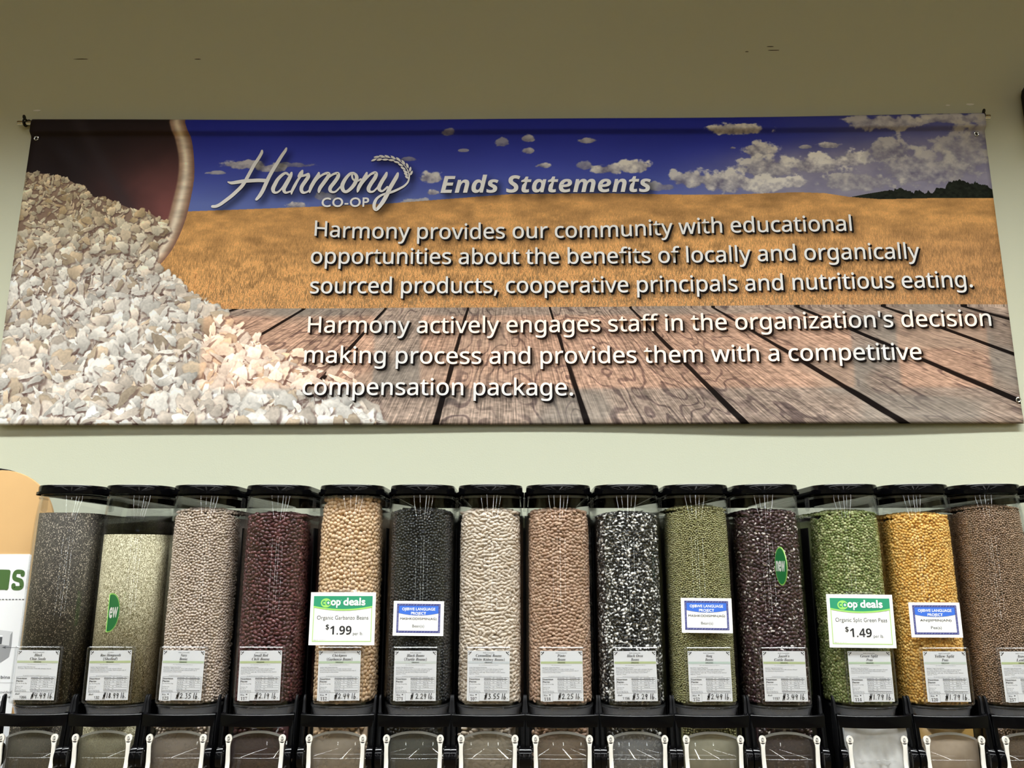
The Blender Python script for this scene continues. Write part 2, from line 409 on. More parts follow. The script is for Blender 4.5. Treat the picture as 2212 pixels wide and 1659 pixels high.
for cx, cy, rx, ry, br in CL:
    x0, x1, y0, y1 = max(0, int(cx - 2 * rx)), min(BW, int(cx + 2 * rx)), max(0, int(cy - 2.2 * ry)), min(340, int(cy + 2.2 * ry))
    sx, sy, wb = XX[y0:y1, x0:x1], YY[y0:y1, x0:x1], wob[y0:y1, x0:x1]
    dy = (sy - cy) / ry; dy = np.where(dy > 0, dy * 1.5, dy)
    wf = wof[y0:y1, x0:x1]; d = 1.05 - np.sqrt(((sx - cx) / rx) ** 2 + dy ** 2) + wb * 1.3 + wf * 0.32
    a = sstep(0.0, 0.30, d) * (0.5 + 0.5 * br)
    sh = np.clip(0.58 - (sy - cy) / ry * 0.40 + wb * 1.7 + wf * 0.55, 0, 1)
    cc = mixc(col(118, 114, 136), col(248, 242, 234) * (0.62 + 0.38 * br), sh)
    sky[y0:y1, x0:x1] = mixc(sky[y0:y1, x0:x1], cc, a)
img = sky
# trees and far hill on the right
TP = np.interp(xr, [2570, 2600, 2660, 2720, 2760, 2800, 2850, 2890, 2915, 2945, 2985, 3020, 3050], [285, 280, 268, 258, 250, 262, 263, 252, 238, 222, 230, 238, 246])
TP = TP + (fbm(xr[None] / 9, xr[None] * 0 + 3.3, 3, 2)[0] - 0.5) * 26 * sstep(2700, 2760, xr)
tm = (YY > TP[None]) & (XX > 2590) & (YY < HOR + 2)
img[tm] = (col(34, 38, 30) * (0.5 + 0.9 * fbm(XX[tm] / 10, YY[tm] / 8, 3, 4))[:, None])
# wheat field
d = np.clip((YY - HOR) / (WT - 280), 0, 1)
fld = mixc(col(206, 154, 94), col(216, 162, 106), d)
R0 = np.random.default_rng(5)
def streak(lenpx, wpx, sl):
    n = R0.standard_normal((BH, BW)).astype(np.float32)
    c = np.cumsum(n, 0); m = np.zeros_like(n); m[lenpx:] = c[lenpx:] - c[:-lenpx]; m /= math.sqrt(lenpx)
    if wpx > 1: m = (m + np.roll(m, 1, 1)) / 1.41
    sh = np.round((YY[:, 0] * sl)).astype(int)
    return np.take_along_axis(m, (np.arange(BW)[None] + sh[:, None]) % BW, 1)
st = streak(4, 1, 0.3) * (1 - d) * 0.5 + streak(12, 2, 0.22) * d + streak(11, 2, -0.3) * d * 0.8 + streak(20, 3, 0.1) * d * 0.5
pat = fbm(XX / 60, YY / 26, 4, 31) - 0.5
fld = fld * (1 + 0.165 * st * (0.35 + 0.85 * d))[..., None] * (1 + 0.5 * pat)[..., None]
dk = sstep(0.9, 2.2, st * d + pat * 3.2)
fld = mixc(fld, col(124, 78, 46), dk * 0.74)
fld = mixc(fld, col(244, 212, 166), sstep(1.0, 2.4, -st * d) * 0.5)
rt = sstep(2250, 3000, XX) * 0.28 * sstep(0.1, 0.5, d)
fld = mixc(fld, col(150, 112, 84), rt)
fm = YY > HOR
img[fm] = fld[fm]
# boards: seams as x at the top and the bottom of the wood
tops = [500, 700, 910, 1161, 1413, 1663, 1909, 2159, 2412, 2671, 2915, 3180, 3450, 3720]
bots = [-1400, -500, 353, 862, 1321, 1772, 2235, 2702, 3195, 3590, 4150, 4900, 5700, 6500]
v = np.clip((YY - WT) / (996 - WT), 0, 1)
vz = v / (1.0 + 0.0 * v)
best = np.zeros((BH, BW), np.int32); u = np.zeros((BH, BW), np.float32); seamd = np.full((BH, BW), 1e9, np.float32)
for k in range(len(tops) - 1):
    xa = tops[k] + (bots[k] - tops[k]) * vz; xb = tops[k + 1] + (bots[k + 1] - tops[k + 1]) * vz
    m = (XX >= xa) & (XX < xb)
    best[m] = k; u[m] = ((XX - xa) / (xb - xa))[m]
    seamd = np.minimum(seamd, np.abs(XX - xa) / math.hypot(1, (bots[k] - tops[k]) / 359.0))
tl = np.log(1 + 1.3 * v) * 3.0
W0 = u * 3.4 + best * 7.7; L0 = tl * 0.9 + best * 3.1
ringf = np.sin(W0 * 12 + fbm(W0 * 1.1, L0 * 1.5, 3, 41) * 46)
fine = fbm(W0 * 46, L0 * 4 + W0 * 2, 3, 51) - 0.5
cross = fbm(W0 * 9, L0 * 40, 2, 61) - 0.5
big = fbm(W0 * 0.9, L0 * 0.9, 3, 71)
wood = mixc(col(150, 132, 120), col(194, 170, 154), big)
wood *= (0.93 + 0.1 * vnoise(best * 3.7 + 0.5, best * 0 + 0.5, 6))[..., None]
wood = mixc(wood, col(94, 78, 76), sstep(0.55, 1.0, ringf) * 0.72 * sstep(0.38, 0.6, fbm(W0 * 0.8, L0 * 0.7, 2, 81)))
wood *= (1 + 0.75 * fine + 0.4 * cross)[..., None]
wood = mixc(wood, col(150, 146, 138), sstep(0.52, 0.7, fbm(XX / 260, YY / 130, 2, 91)) * 0.45)
sw = 6.0 + 11.5 * v
wood = mixc(wood, col(22, 15, 13), 1 - sstep(sw * 0.42, sw * 0.62, seamd + fine * 4))
wm = YY > WT + (XX / 3050) * -8
img[wm] = wood[wm]
# wooden bowl mouth, top left
ro = [(493, 0), (520, 62), (534, 135), (541, 199), (535, 271), (526, 342), (506, 411), (482, 465), (449, 503), (400, 560), (0, 600), (0, 0)]
ri = [(446, 0), (468, 61), (489, 135), (491, 207), (480, 286), (471, 349), (449, 426), (431, 460), (380, 520), (0, 560), (0, 0)]
def xat(poly, n): return np.interp(YY[:, 0], [p[1] for p in poly[:n]], [p[0] for p in poly[:n]])
def smooth1(a, r=28):
    p = np.pad(a, r, mode='edge'); k = np.ones(2 * r + 1) / (2 * r + 1); return np.convolve(np.convolve(np.pad(p, r, mode='edge'), k, 'valid'), k, 'valid')
xo = smooth1(xat(ro, 10)).astype(np.float32)[:, None]; xi_ = smooth1(xat(ri, 9)).astype(np.float32)[:, None]
mo = (XX < xo) & (YY < 590)
rimt = np.clip((XX - xi_) / np.maximum(xo - xi_, 1), 0, 1)
rim = mixc(col(168, 136, 114), col(246, 230, 208), np.exp(-((rimt - 0.42) / 0.24) ** 2)) * (0.85 + 0.3 * fbm(XX / 40, YY / 14, 3, 101))[..., None]
rim = mixc(rim, col(120, 82, 74), sstep(0.75, 1.0, rimt) * 0.6)
ins = mixc(col(44, 36, 38), col(132, 82, 80), sstep(120, 470, XX) * sstep(-40, 330, YY) * (0.55 + 0.7 * fbm(XX / 110, YY / 90, 3, 111)).clip(0, 1))
ins = mixc(ins, col(62, 54, 58), np.exp(-((XX - 150 - YY * 0.62) / 26) ** 2) * 0.55)
bowl = mixc(ins, rim, sstep(-6, 2, XX - xi_))
img[mo] = bowl[mo]
# rolled oats, painter's order
heap = [(-40, 180), (6, 180), (63, 185), (140, 208), (195, 237), (228, 266), (281, 277), (343, 304), (410, 320), (468, 361), (471, 396), (437, 449), (442, 503), (527, 564), (602, 609), (648, 646), (723, 701), (784, 771), (877, 800), (960, 850), (1020, 880), (1072, 929), (1120, 965), (1143, 1000), (1143, 1100), (-40, 1100)]
hm = inpoly(heap, XX, YY)
base = mixc(col(120, 98, 84), col(168, 142, 124), fbm(XX / 30, YY / 30, 3, 121))
img[hm] = base[hm]
R1 = np.random.default_rng(8)
fl = []
while len(fl) < 3300:
    x, y = R1.uniform(-30, 1150), R1.uniform(175, 1010)
    if inpoly(heap, np.array([x]), np.array([y]))[0]: fl.append((x, y))
fl += [(890, 806), (930, 800), (975, 812), (1010, 832), (1060, 842), (1035, 860), (1090, 905), (1115, 940), (1080, 880), (800, 762), (850, 770), (770, 735), (1150, 985), (905, 775)]
fl.sort(key=lambda p: p[1] + R1.uniform(-60, 60))
for x, y in fl:
    r = (11.0 + 22.0 * (y - 180) / 820) * R1.uniform(0.45, 1.35); asp = R1.uniform(0.34, 0.95); an = R1.uniform(0, PI)
    if R1.random() < 0.33: asp *= 0.45
    q = int(r * 1.7) + 2; x0, x1, y0, y1 = max(0, int(x) - q), min(BW, int(x) + q), max(0, int(y) - q), min(BH, int(y) + q)
    if x1 <= x0 or y1 <= y0: continue
    dx = XX[y0:y1, x0:x1] - x; dy = YY[y0:y1, x0:x1] - y
    ph = R1.uniform(0, 6.28, 3); ca, sa = math.cos(an), math.sin(an)
    def rad(dx, dy):
        px = dx * ca + dy * sa; py = (-dx * sa + dy * ca) / asp; th = np.arctan2(py, px)
        return np.hypot(px, py) / (r * (1 + 0.10 * np.cos(2 * th + ph[0]) + 0.15 * np.cos(3 * th + ph[1]) + 0.07 * np.cos(5 * th + ph[2]) + 0.05 * np.cos(9 * th + ph[0] * 2))), px
    rs, _ = rad(dx - 0.16 * r, dy - 0.26 * r); rr, px = rad(dx, dy)
    sub = img[y0:y1, x0:x1]
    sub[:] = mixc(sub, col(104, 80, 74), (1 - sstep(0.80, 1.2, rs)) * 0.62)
    g = R1.uniform(-1, 1); tone = R1.random()
    c = col(250, 244, 236) if tone < 0.55 else col(240, 226, 212) if tone < 0.86 else col(220, 200, 176)
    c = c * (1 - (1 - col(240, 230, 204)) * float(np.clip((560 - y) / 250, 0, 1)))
    c = c * R1.uniform(0.76, 1.0)
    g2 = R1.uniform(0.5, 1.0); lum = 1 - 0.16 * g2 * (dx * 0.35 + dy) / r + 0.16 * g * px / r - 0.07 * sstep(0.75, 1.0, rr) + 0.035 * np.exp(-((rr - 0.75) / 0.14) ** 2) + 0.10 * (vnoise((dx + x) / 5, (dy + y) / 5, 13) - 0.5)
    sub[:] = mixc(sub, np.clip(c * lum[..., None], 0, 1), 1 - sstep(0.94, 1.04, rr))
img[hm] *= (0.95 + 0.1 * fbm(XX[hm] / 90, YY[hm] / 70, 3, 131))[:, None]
img = np.clip(img, 0, 1)

# ---- lettering on the banner (mm from its top-left corner; y up is negative)
BT = Flat()
for body, cv in (('Harmony provides our community with educational', [(932, 398), (1049, 407), (1396, 412), (1828, 408), (2187, 396), (2599, 393)]),
        ('opportunities about the benefits of locally and organically', [(925, 490), (1469, 495), (1854, 494), (2196, 492), (2608, 486), (2799, 485)]),
        ('sourced products, cooperative principals and nutritious eating.', [(928, 587), (1398, 588), (1753, 588), (2247, 586), (2880, 577), (2950, 576)]),
        ("Harmony actively engages staff in the organization's decision", [(928, 712), (1344, 715), (1918, 711), (2379, 707), (2992, 698)]),
        ('making process and provides them with a competitive', [(922, 806), (1401, 811), (2026, 809), (2647, 804), (2771, 803)]),
        ('compensation package.', [(922, 905), (1730, 908)])):
    BT.text(body, F_SANS, cv[0][0], 0, 105.0 if HAVE_MATH else 74.0, width=cv[-1][0] - cv[0][0], res=4, curve=cv, fat=0.6)
LG = Flat()
LG.text(sans_bi('Ends Statements'), F_SANS, 1323, -257, 118.0 if HAVE_MATH else 84.0, width=663, res=4, fat=0.5)
LG.text('CO-OP', F_GILL, 949, -301.5, 44.0, width=150, bold=0.028, res=4, space=1.1)
def lp(x, y, second=False):                   # logo drawing frame -> banner mm
    a, b = x / 2212, y / 1475
    if second: return ((1 - b) * (887 + 357 * a) + b * (901 + 349 * a), -((1 - b) * (81 + 3 * a) + b * (336 + 2 * a)))
    return ((1 - b) * (559 + 358 * a) + b * (580 + 350 * a), -((1 - b) * (79 + 2 * a) + b * (334 + 2 * a)))
KW = 0.164
def logo(pts, ws, second=False): LG.stroke([lp(x, y, second) for x, y in pts], np.array(ws, float) * KW, 6)
logo([(1165, 165), (1155, 215), (1090, 330), (1010, 450), (950, 560), (880, 690), (830, 780), (760, 880), (660, 980), (560, 1070), (430, 1170), (330, 1240), (250, 1275), (185, 1278)], [42, 60, 65, 68, 68, 68, 70, 72, 72, 72, 70, 66, 64, 58])
logo([(1648, 112), (1625, 165), (1560, 260), (1480, 390), (1400, 520), (1330, 640), (1280, 740), (1230, 850), (1180, 960), (1120, 1060), (1055, 1135)], [36, 60, 66, 70, 72, 74, 76, 76, 76, 74, 52])
logo([(490, 793), (560, 812), (680, 795), (800, 775), (950, 765), (1100, 758), (1230, 762)], [24, 62, 74, 76, 74, 74, 74])
logo([(1690, 645), (1640, 612), (1570, 645), (1480, 735), (1420, 840), (1385, 920), (1395, 980), (1440, 1000), (1500, 975), (1570, 900), (1640, 790), (1700, 690)], [42, 52, 62, 70, 78, 80, 62, 45, 38, 36, 38, 42])
logo([(1750, 605), (1730, 670), (1680, 770), (1630, 860), (1600, 930), (1610, 980), (1650, 1000), (1725, 975)], [42, 72, 78, 78, 72, 60, 45, 36])
logo([(1750, 1030), (1760, 970), (1810, 870), (1870, 760), (1925, 680)], [20, 55, 62, 52, 48])
logo([(1965, 565), (1940, 620), (1912, 672)], [42, 88, 84])
logo([(1910, 672), (2000, 660), (2080, 632)], [48, 50, 56])
logo([(2085, 632), (2080, 690), (2020, 780), (1960, 870), (1945, 940), (1970, 990), (2020, 997), (2090, 965), (2130, 900)], [52, 76, 78, 76, 70, 60, 42, 36, 36])
logo([(265, 605), (250, 660), (190, 750), (120, 870), (90, 950), (85, 995)], [40, 75, 78, 75, 55, 24], True)
logo([(110, 890), (230, 730), (330, 650), (420, 612), (462, 625), (450, 680), (380, 780), (300, 890), (270, 960), (268, 998)], [45, 45, 45, 55, 66, 76, 78, 75, 62, 26], True)
logo([(330, 830), (430, 720), (540, 640), (625, 612), (655, 635), (640, 700), (570, 800), (500, 890), (490, 950), (530, 985), (600, 975), (680, 900), (720, 850)], [45, 45, 45, 55, 66, 76, 78, 76, 66, 46, 38, 36, 36], True)
logo([(960, 605), (890, 622), (800, 720), (740, 830), (735, 910), (770, 970), (830, 972), (910, 910), (980, 820), (1018, 720), (1008, 655), (962, 615), (928, 650), (940, 720), (980, 755), (1040, 765), (1100, 730)], [40, 55, 70, 78, 78, 62, 60, 70, 76, 76, 62, 46, 40, 36, 36, 36, 36], True)
logo([(1220, 605), (1190, 680), (1130, 780), (1070, 880), (1045, 950), (1035, 985)], [40, 75, 78, 75, 55, 24], True)
logo([(1100, 850), (1190, 740), (1290, 640), (1378, 602), (1408, 632), (1380, 710), (1310, 810), (1260, 900), (1260, 955), (1300, 982), (1360, 968), (1430, 900), (1480, 830)], [45, 45, 45, 60, 70, 78, 78, 78, 66, 46, 38, 36, 36], True)
logo([(1615, 605), (1590, 670), (1520, 780), (1470, 880), (1470, 935), (1510, 968), (1560, 950), (1630, 885)], [44, 75, 78, 78, 66, 46, 40, 40], True)
logo([(1838, 615), (1810, 690), (1740, 810), (1670, 930), (1610, 1060), (1540, 1180), (1460, 1285), (1410, 1330), (1372, 1305), (1370, 1220), (1410, 1130), (1490, 1060), (1600, 1015), (1720, 985), (1850, 930), (1960, 870), (2030, 800), (2058, 730), (2062, 640), (2020, 530), (1950, 440), (1870, 370), (1780, 322), (1650, 298), (1520, 303), (1400, 325)],
     [44, 78, 80, 82, 84, 82, 70, 56, 60, 64, 56, 46, 42, 50, 46, 42, 36, 32, 28, 16, 12, 10, 9, 8, 8, 7], True)
for x, y, a, L in ((1420, 287, -8, 128), (1525, 276, 18, 128), (1630, 280, 26, 126), (1745, 300, 38, 126), (1850, 336, 42, 124), (1948, 396, 54, 122), (2027, 462, 70, 116), (2084, 536, 97, 108), (2107, 610, 112, 104),
                   (1362, 347, -24, 118), (1472, 343, -12, 116), (1590, 340, -2, 128), (1712, 352, 4, 130), (1815, 391, 15, 124), (1893, 447, 28, 118), (1943, 515, 32, 116), (1988, 582, 36, 112), (2000, 634, 38, 104), (2016, 692, 42, 92)):
    c0 = lp(x, y, True); a = math.radians(a); L *= KW; wd = 44 * KW
    t_ = np.linspace(0, 2 * PI, 18, endpoint=False); ex = np.cos(t_) * L / 2; ey = np.sin(t_) * wd / 2 * (1 - 0.45 * np.abs(np.cos(t_)) ** 3)
    LG.poly(np.c_[c0[0] + ex * math.cos(-a) - ey * math.sin(-a), c0[1] + ex * math.sin(-a) + ey * math.cos(-a)])
# soft printed glow of shade round the letters (part of the artwork), rasterised from the letter shapes
def raster(F, dx, dy):
    m = np.zeros((BH, BW), np.float32); v, t = F.arrays(); v = v[:, :2] * (1, -1) + (dx, dy)
    for tri in v[t]:
        x0, y0 = np.floor(tri.min(0)).astype(int); x1, y1 = np.ceil(tri.max(0)).astype(int) + 1
        x0, y0, x1, y1 = max(x0, 0), max(y0, 0), min(x1, BW), min(y1, BH)
        if x1 <= x0 or y1 <= y0: continue
        X = XX[y0:y1, x0:x1]; Y = YY[y0:y1, x0:x1]; (ax, ay), (bx, by), (cx, cy) = tri
        d1 = (X - bx) * (ay - by) - (ax - bx) * (Y - by); d2 = (X - cx) * (by - cy) - (bx - cx) * (Y - cy); d3 = (X - ax) * (cy - ay) - (cx - ax) * (Y - ay)
        m[y0:y1, x0:x1][~(((d1 < 0) | (d2 < 0) | (d3 < 0)) & ((d1 > 0) | (d2 > 0) | (d3 > 0)))] = 1
    return m
sh = np.clip(blur(raster(BT, 8, 9), 7) * 1.5, 0, 1) * 0.62
img *= (1 - sh)[..., None]
sh = np.clip(blur(raster(LG, 11, 13), 11) * 1.35, 0, 1) * 0.6
img *= (1 - sh)[..., None]
pic = bpy.data.images.new('banner_print', BW, BH, alpha=False)
buf = np.ones((BH, BW, 4), np.float32); buf[..., :3] = img[::-1]
pic.pixels.foreach_set(buf.ravel()); pic.update(); pic.pack()
M_print = mat('banner_cloth', (0.5, 0.5, 0.5), 0.6, 0, 0.08)
nt = M_print.node_tree; ti = nt.nodes.new('ShaderNodeTexImage'); ti.image = pic; ti.interpolation = 'Linear'; ti.extension = 'EXTEND'
uvn = nt.nodes.new('ShaderNodeUVMap'); uvn.uv_map = 'UVMap'
nt.links.new(uvn.outputs[0], ti.inputs[0]); nt.links.new(ti.outputs[0], nt.nodes['Principled BSDF'].inputs['Base Color'])

def cloth_y(X, Z):                            # mm -> metres in front of the hanging plane (negative = towards the room)
    X = np.asarray(X, float); Z = np.asarray(Z, float)
    pk = 0.006 * np.clip(1 - Z / 6, 0, 1) + 0.0135 * np.clip(Z / 9, 0, 1) ** 0.5 * (1 - sstep(40, 57, Z))
    wv = 0.0035 * np.sin(X / 3050 * 9.0 + 0.7) * np.clip((Z - 57) / 300, 0, 1) + 0.002 * np.sin(X / 210 + Z / 400)
    fold = 0.006 * np.exp(-((X - 60 - (Z - 57) * 0.62) / 28) ** 2) * np.clip((Z - 57) / 80, 0, 1) * np.clip((420 - Z) / 300, 0, 1)
    fold += 0.004 * np.exp(-((X - 40 - (Z - 57) * 1.2) / 30) ** 2) * np.clip((Z - 57) / 80, 0, 1) * np.clip((300 - Z) / 200, 0, 1)
    hem = 0.003 * np.exp(-((Z - 980) / 12) ** 2)
    return 0.004 * np.clip((Z - 57) / 939, 0, 1) - (pk + wv + fold + hem)
def cloth_z(X, Z):
    sag = 10.0 * (1 - (2 * X / 3050 - 1) ** 2)
    return 2.85 - (Z + sag * np.clip(1 - Z / 70, 0, 1) - 4.5 * np.clip(1 - Z / 12, 0, 1)) / 1000
ban = empty('banner', (0, -0.004, 1.856))
tag(ban, 'wide printed banner of oats, wheat field and sky hanging on the green wall', 'banner')
nx = 180; zs = np.r_[np.linspace(0, 57, 15), np.linspace(66, 960, 64), np.linspace(968, 996, 5)]
gx_, gz_ = np.meshgrid(np.linspace(0, BW, nx + 1), zs)
def cloth_pt(X, Z, lift=0.0): return np.c_[X / 1000 - 1.525, cloth_y(X, Z) - lift, cloth_z(X, Z) - 1.856]
P = cloth_pt(gx_.ravel(), gz_.ravel())
m = MB(); m.v = [tuple(p) for p in P]; nc = nx + 1
m.f = [(i * nc + j, (i + 1) * nc + j, (i + 1) * nc + j + 1, i * nc + j + 1) for i in range(len(zs) - 1) for j in range(nx)]; m.m = [0] * len(m.f)
me = bpy.data.meshes.new('fabric'); me.from_pydata(m.v, [], m.f); me.materials.append(M_print)
uvl = me.uv_layers.new(name='UVMap'); li = np.zeros(len(me.loops), np.int32); me.loops.foreach_get('vertex_index', li)
uv = np.c_[gx_.ravel() / BW, 1 - gz_.ravel() / BH][li]; uvl.data.foreach_set('uv', uv.astype(np.float32).ravel())
me.polygons.foreach_set('use_smooth', [True] * len(me.polygons))
fab = bpy.data.objects.new('fabric', me); C.objects.link(fab); fab.parent = ban
so_ = fab.modifiers.new('thick', 'SOLIDIFY'); so_.thickness = 0.0008; so_.offset = -1
M_let = mat('white_ink', (0.94, 0.93, 0.93), 0.5, 0, 0.1); M_letb = mat('shadow_ink', lin((22, 17, 17)), 0.5, 0, 0.05)
def on_cloth(lift, dx=0, dy=0): return lambda v: cloth_pt(v[:, 0] + dx, -v[:, 1] + dy, lift)
for o_ in (BT.build('lettering_shadow', M_letb, ban, on_cloth(0.0012, 5.5, 5.0)), BT.build('lettering', M_let, ban, on_cloth(0.0020)), LG.build('logo_lettering', M_let, ban, on_cloth(0.0020))):
    o_['kind'] = 'stuff'
M_steel = mat('steel', (0.72, 0.71, 0.68), 0.22, 1.0)
M_hole = mat('dark_metal', (0.02, 0.018, 0.015), 0.45, 0.6)
for gx0, gz0 in ((18, 61), (3022, 66), (3043, 925), (9, 925)):
    p = cloth_pt(np.array([gx0]), np.array([gz0]), 0.001)[0]
    g = MB().torus(p, (0, 1, 0), 0.0062, 0.0024, 24, 8).cyl(p + np.array((0, -0.0004, 0)), p + np.array((0, 0.0006, 0)), 0.0052, 16, 1)
    g.build('grommet', [M_steel, M_hole], ban, smooth=True)
# hanging rod and its screw eyes
rod = MB(); rx_ = np.linspace(-1.572, 1.546, 41)
def rod_z(x): return 2.8450 - 0.010 * max(0.0, 1 - (x / 1.525) ** 2)
rod.grid([[(x, -0.0035 + 0.0066 * math.cos(2 * PI * k / 16), rod_z(x) + 0.0066 * math.sin(2 * PI * k / 16)) for k in range(16)] for x in rx_], 0, True)
for a_, b_ in ((-1.574, -1.556), (1.530, 1.548)): rod.cyl((a_, -0.0035, 2.845), (b_, -0.0035, 2.845), 0.0078, 18)
rod = rod.build('banner_rod', M_steel, smooth=True)
tag(rod, 'thin silver metal rod threaded through the top hem of the banner', 'rod')
for x, side in ((-1.5517, 'left'), (1.5271, 'right')):
    h = MB().torus((x, -0.0035, 2.8460), (1, 0.0, 0), 0.0112, 0.0028, 20, 8).cyl((x, 0.017, 2.8575), (x, -0.0035, 2.8575), 0.0034, 10).cyl((x - 0.001, -0.012, 2.8605), (x + 0.001, -0.012, 2.8605), 0.008, 14).cyl((x, 0.0165, 2.8575), (x, 0.011, 2.8575), 0.009, 14).build('screw_hook', M_hole, smooth=True)
    tag(h, 'dark screw hook holding the %s end of the banner rod' % side, 'hook')

# ------------------------------------------------------------------ gravity bins
M_clear = clear_mat('clear_plastic')
M_clear2 = clear_mat('clear_rim', tint=(0.95, 0.955, 0.96), rough=0.03, haze=0.03)
M_funnel = clear_mat('cloudy_plastic', tint=(0.9, 0.9, 0.91), rough=0.05, haze=0.34, hazecol=(0.42, 0.42, 0.44))
M_smoke = clear_mat('smoky_plastic', tint=(0.55, 0.56, 0.58), rough=0.08, haze=0.12, hazecol=(0.5, 0.5, 0.5))
M_under = mat('lid_underside', (0.004, 0.004, 0.004), 0.95, 0, 0.0)
M_back = mat('grey_panel', (0.20, 0.20, 0.21), 0.35)
M_pin = mat('pin_metal', (0.62, 0.62, 0.6), 0.3, 0.4)
M_white = mat('white_plastic', (0.80, 0.78, 0.73), 0.4)
M_rimw = clear_mat('worn_edge', tint=(0.8, 0.8, 0.78), rough=0.3, haze=0.35, hazecol=(0.75, 0.74, 0.70))
A, BD, YC = 0.0765, 0.060, -0.445            # half width, depth of the bowed front, where the bow starts
def front(a=A, b=BD, yc=YC, n=24, side=None, e=2.15):
    pts = []
    if side is not None: pts.append((-a, side))
    for i in range(n + 1):
        t = PI * i / n
        c, s_ = math.cos(t), math.sin(t)
        pts.append((-a * math.copysign(abs(c) ** (2 / e), c), yc - b * abs(s_) ** (2 / e)))
    if side is not None: pts.append((a, side))
    return pts
ZB = 0.95
def off(o): return lambda z: z - ZB
bin0 = empty('bulk_dispenser', (0, 0, ZB))
# lid: stepped black cap
lid = MB()
def capring(a, yf, back): return front(a, BD + (yf), YC, 24, back)
lid.prism([(x, y) for x, y in capring(0.0790, 0.004, -0.003)], 1.6092 - ZB, 1.6150 - ZB)
P0 = capring(0.0752, 0.000, -0.006); P1 = capring(0.0738, -0.002, -0.008)
n_ = len(P0)
lid.add([(x, y, 1.6150 - ZB) for x, y in P0] + [(x, y, 1.6272 - ZB) for x, y in P0] + [(x, y, 1.6300 - ZB) for x, y in P1],
        [(i, (i + 1) % n_, n_ + (i + 1) % n_, n_ + i) for i in range(n_)] + [(n_ + i, n_ + (i + 1) % n_, 2 * n_ + (i + 1) % n_, 2 * n_ + i) for i in range(n_)] + [tuple(range(2 * n_, 3 * n_))])
lid.m[0] = 1
lid.build('lid', [M_black, M_under], bin0, smooth=True, angle=50)
# clear front tube, 2.5 mm wall, open at the back
def shell(mb, rings, th=0.0025, side=-0.40):
    """rings: (z, a, b, yc)"""
    O, I = [], []
    for z, a, b, yc in rings:
        O.append([(x, y, z - ZB) for x, y in front(a, b, yc, 28, side)]); I.append([(x, y, z - ZB) for x, y in front(a - th, b - th, yc, 28, side)])
    r, c = len(O), len(O[0])
    vs = [p for q in O for p in q] + [p for q in I for p in q]; K = r * c
    fs = [(i * c + j, i * c + j + 1, (i + 1) * c + j + 1, (i + 1) * c + j) for i in range(r - 1) for j in range(c - 1)]
    fs += [(K + i * c + j + 1, K + i * c + j, K + (i + 1) * c + j, K + (i + 1) * c + j + 1) for i in range(r - 1) for j in range(c - 1)]
    for i, fl_ in ((0, 1), (r - 1, 0)):
        fs += [(i * c + j, K + i * c + j, K + i * c + j + 1, i * c + j + 1) if fl_ else (i * c + j, i * c + j + 1, K + i * c + j + 1, K + i * c + j) for j in range(c - 1)]
    for j, fl_ in ((0, 0), (c - 1, 1)):
        fs += [(i * c + j, (i + 1) * c + j, K + (i + 1) * c + j, K + i * c + j) for i in range(r - 1)]
    return mb.add(vs, fs)
def inset(z):                                 # the moulding draws in towards the lid
    return 0.5 * math.tan(math.radians(7.5)) * np.clip(np.asarray(z, float) - 1.505, 0, None) ** 2 / 0.104
shell(MB(), [(z, A - float(inset(z)), BD - float(inset(z)), YC) for z in (1.152, 1.30, 1.45, 1.505, 1.52, 1.535, 1.55, 1.565, 1.58, 1.595, 1.609)], side=-0.06).build('tube', M_clear, bin0, smooth=True, angle=40)
# thin moulded collar just under the lid and flange at the foot of the tube
shell(MB(), [(1.6000, A - 0.0040, BD - 0.0040, YC), (1.6050, A - 0.0034, BD - 0.0034, YC)], 0.001, -0.42).build('collar', M_clear2, bin0, smooth=True)
shell(MB(), [(1.1460, 0.0720, BD + 0.002, YC), (1.1490, 0.0726, BD + 0.004, YC), (1.1520, 0.0720, BD + 0.002, YC)], 0.002, -0.452).build('flange', M_clear2, bin0, smooth=True)
shell(MB(), [(1.105, 0.060, 0.048, YC), (1.120, 0.0635, 0.052, YC), (1.146, 0.0705, BD - 0.001, YC)], 0.0025, -0.452).build('funnel', M_funnel, bin0, smooth=True)
for sx in (-1, 1):
    x0, x1 = sorted((sx * 0.0768, sx * 0.0790))
    MB().box(x0, x1, -0.415, -0.02, 0, 1.535 - ZB).build('side_panel', M_blackm, bin0)
    x0, x1 = sorted((sx * 0.0766, sx * 0.0789))
    m = MB().xprism([(-0.436, 1.578 - ZB), (-0.430, 1.573 - ZB), (-0.418, 1.573 - ZB), (-0.412, 1.578 - ZB), (-0.412, 1.6045 - ZB), (-0.436, 1.6045 - ZB)], x0, x1)
    m.build('lug', M_clear2, bin0)
    # black post between neighbours: rounded top, flaring down
    x0, x1 = sorted((sx * 0.0714, sx * 0.0797))
    prof = [(-0.4925, 1.160), (-0.4905, 1.1675), (-0.487, 1.1715), (-0.483, 1.1730), (-0.479, 1.1715), (-0.478, 0.952), (-0.505, 0.952), (-0.505, 1.112), (-0.501, 1.128), (-0.495, 1.143)]
    pm = MB().xprism([(y, z - ZB) for y, z in prof], x0, x1)
    pm.v = [(sx * (0.0714 + 0.0042 * min(1.0, max(0.0, (z + ZB - 1.125) / 0.045))), y, z) if abs(abs(x) - 0.0714) < 1e-6 else (x, y, z) for x, y, z in pm.v]
    pm.build('side_post', M_blackm, bin0, bevel=0.001)
MB().box(-0.0764, 0.0764, -0.018, -0.012, 0, 1.586 - ZB).build('back_panel', M_back, bin0)
MB().box(-0.0710, 0.0710, -0.452, -0.020, 0.0, 1.1505 - ZB).build('lower_body', M_blackm, bin0)
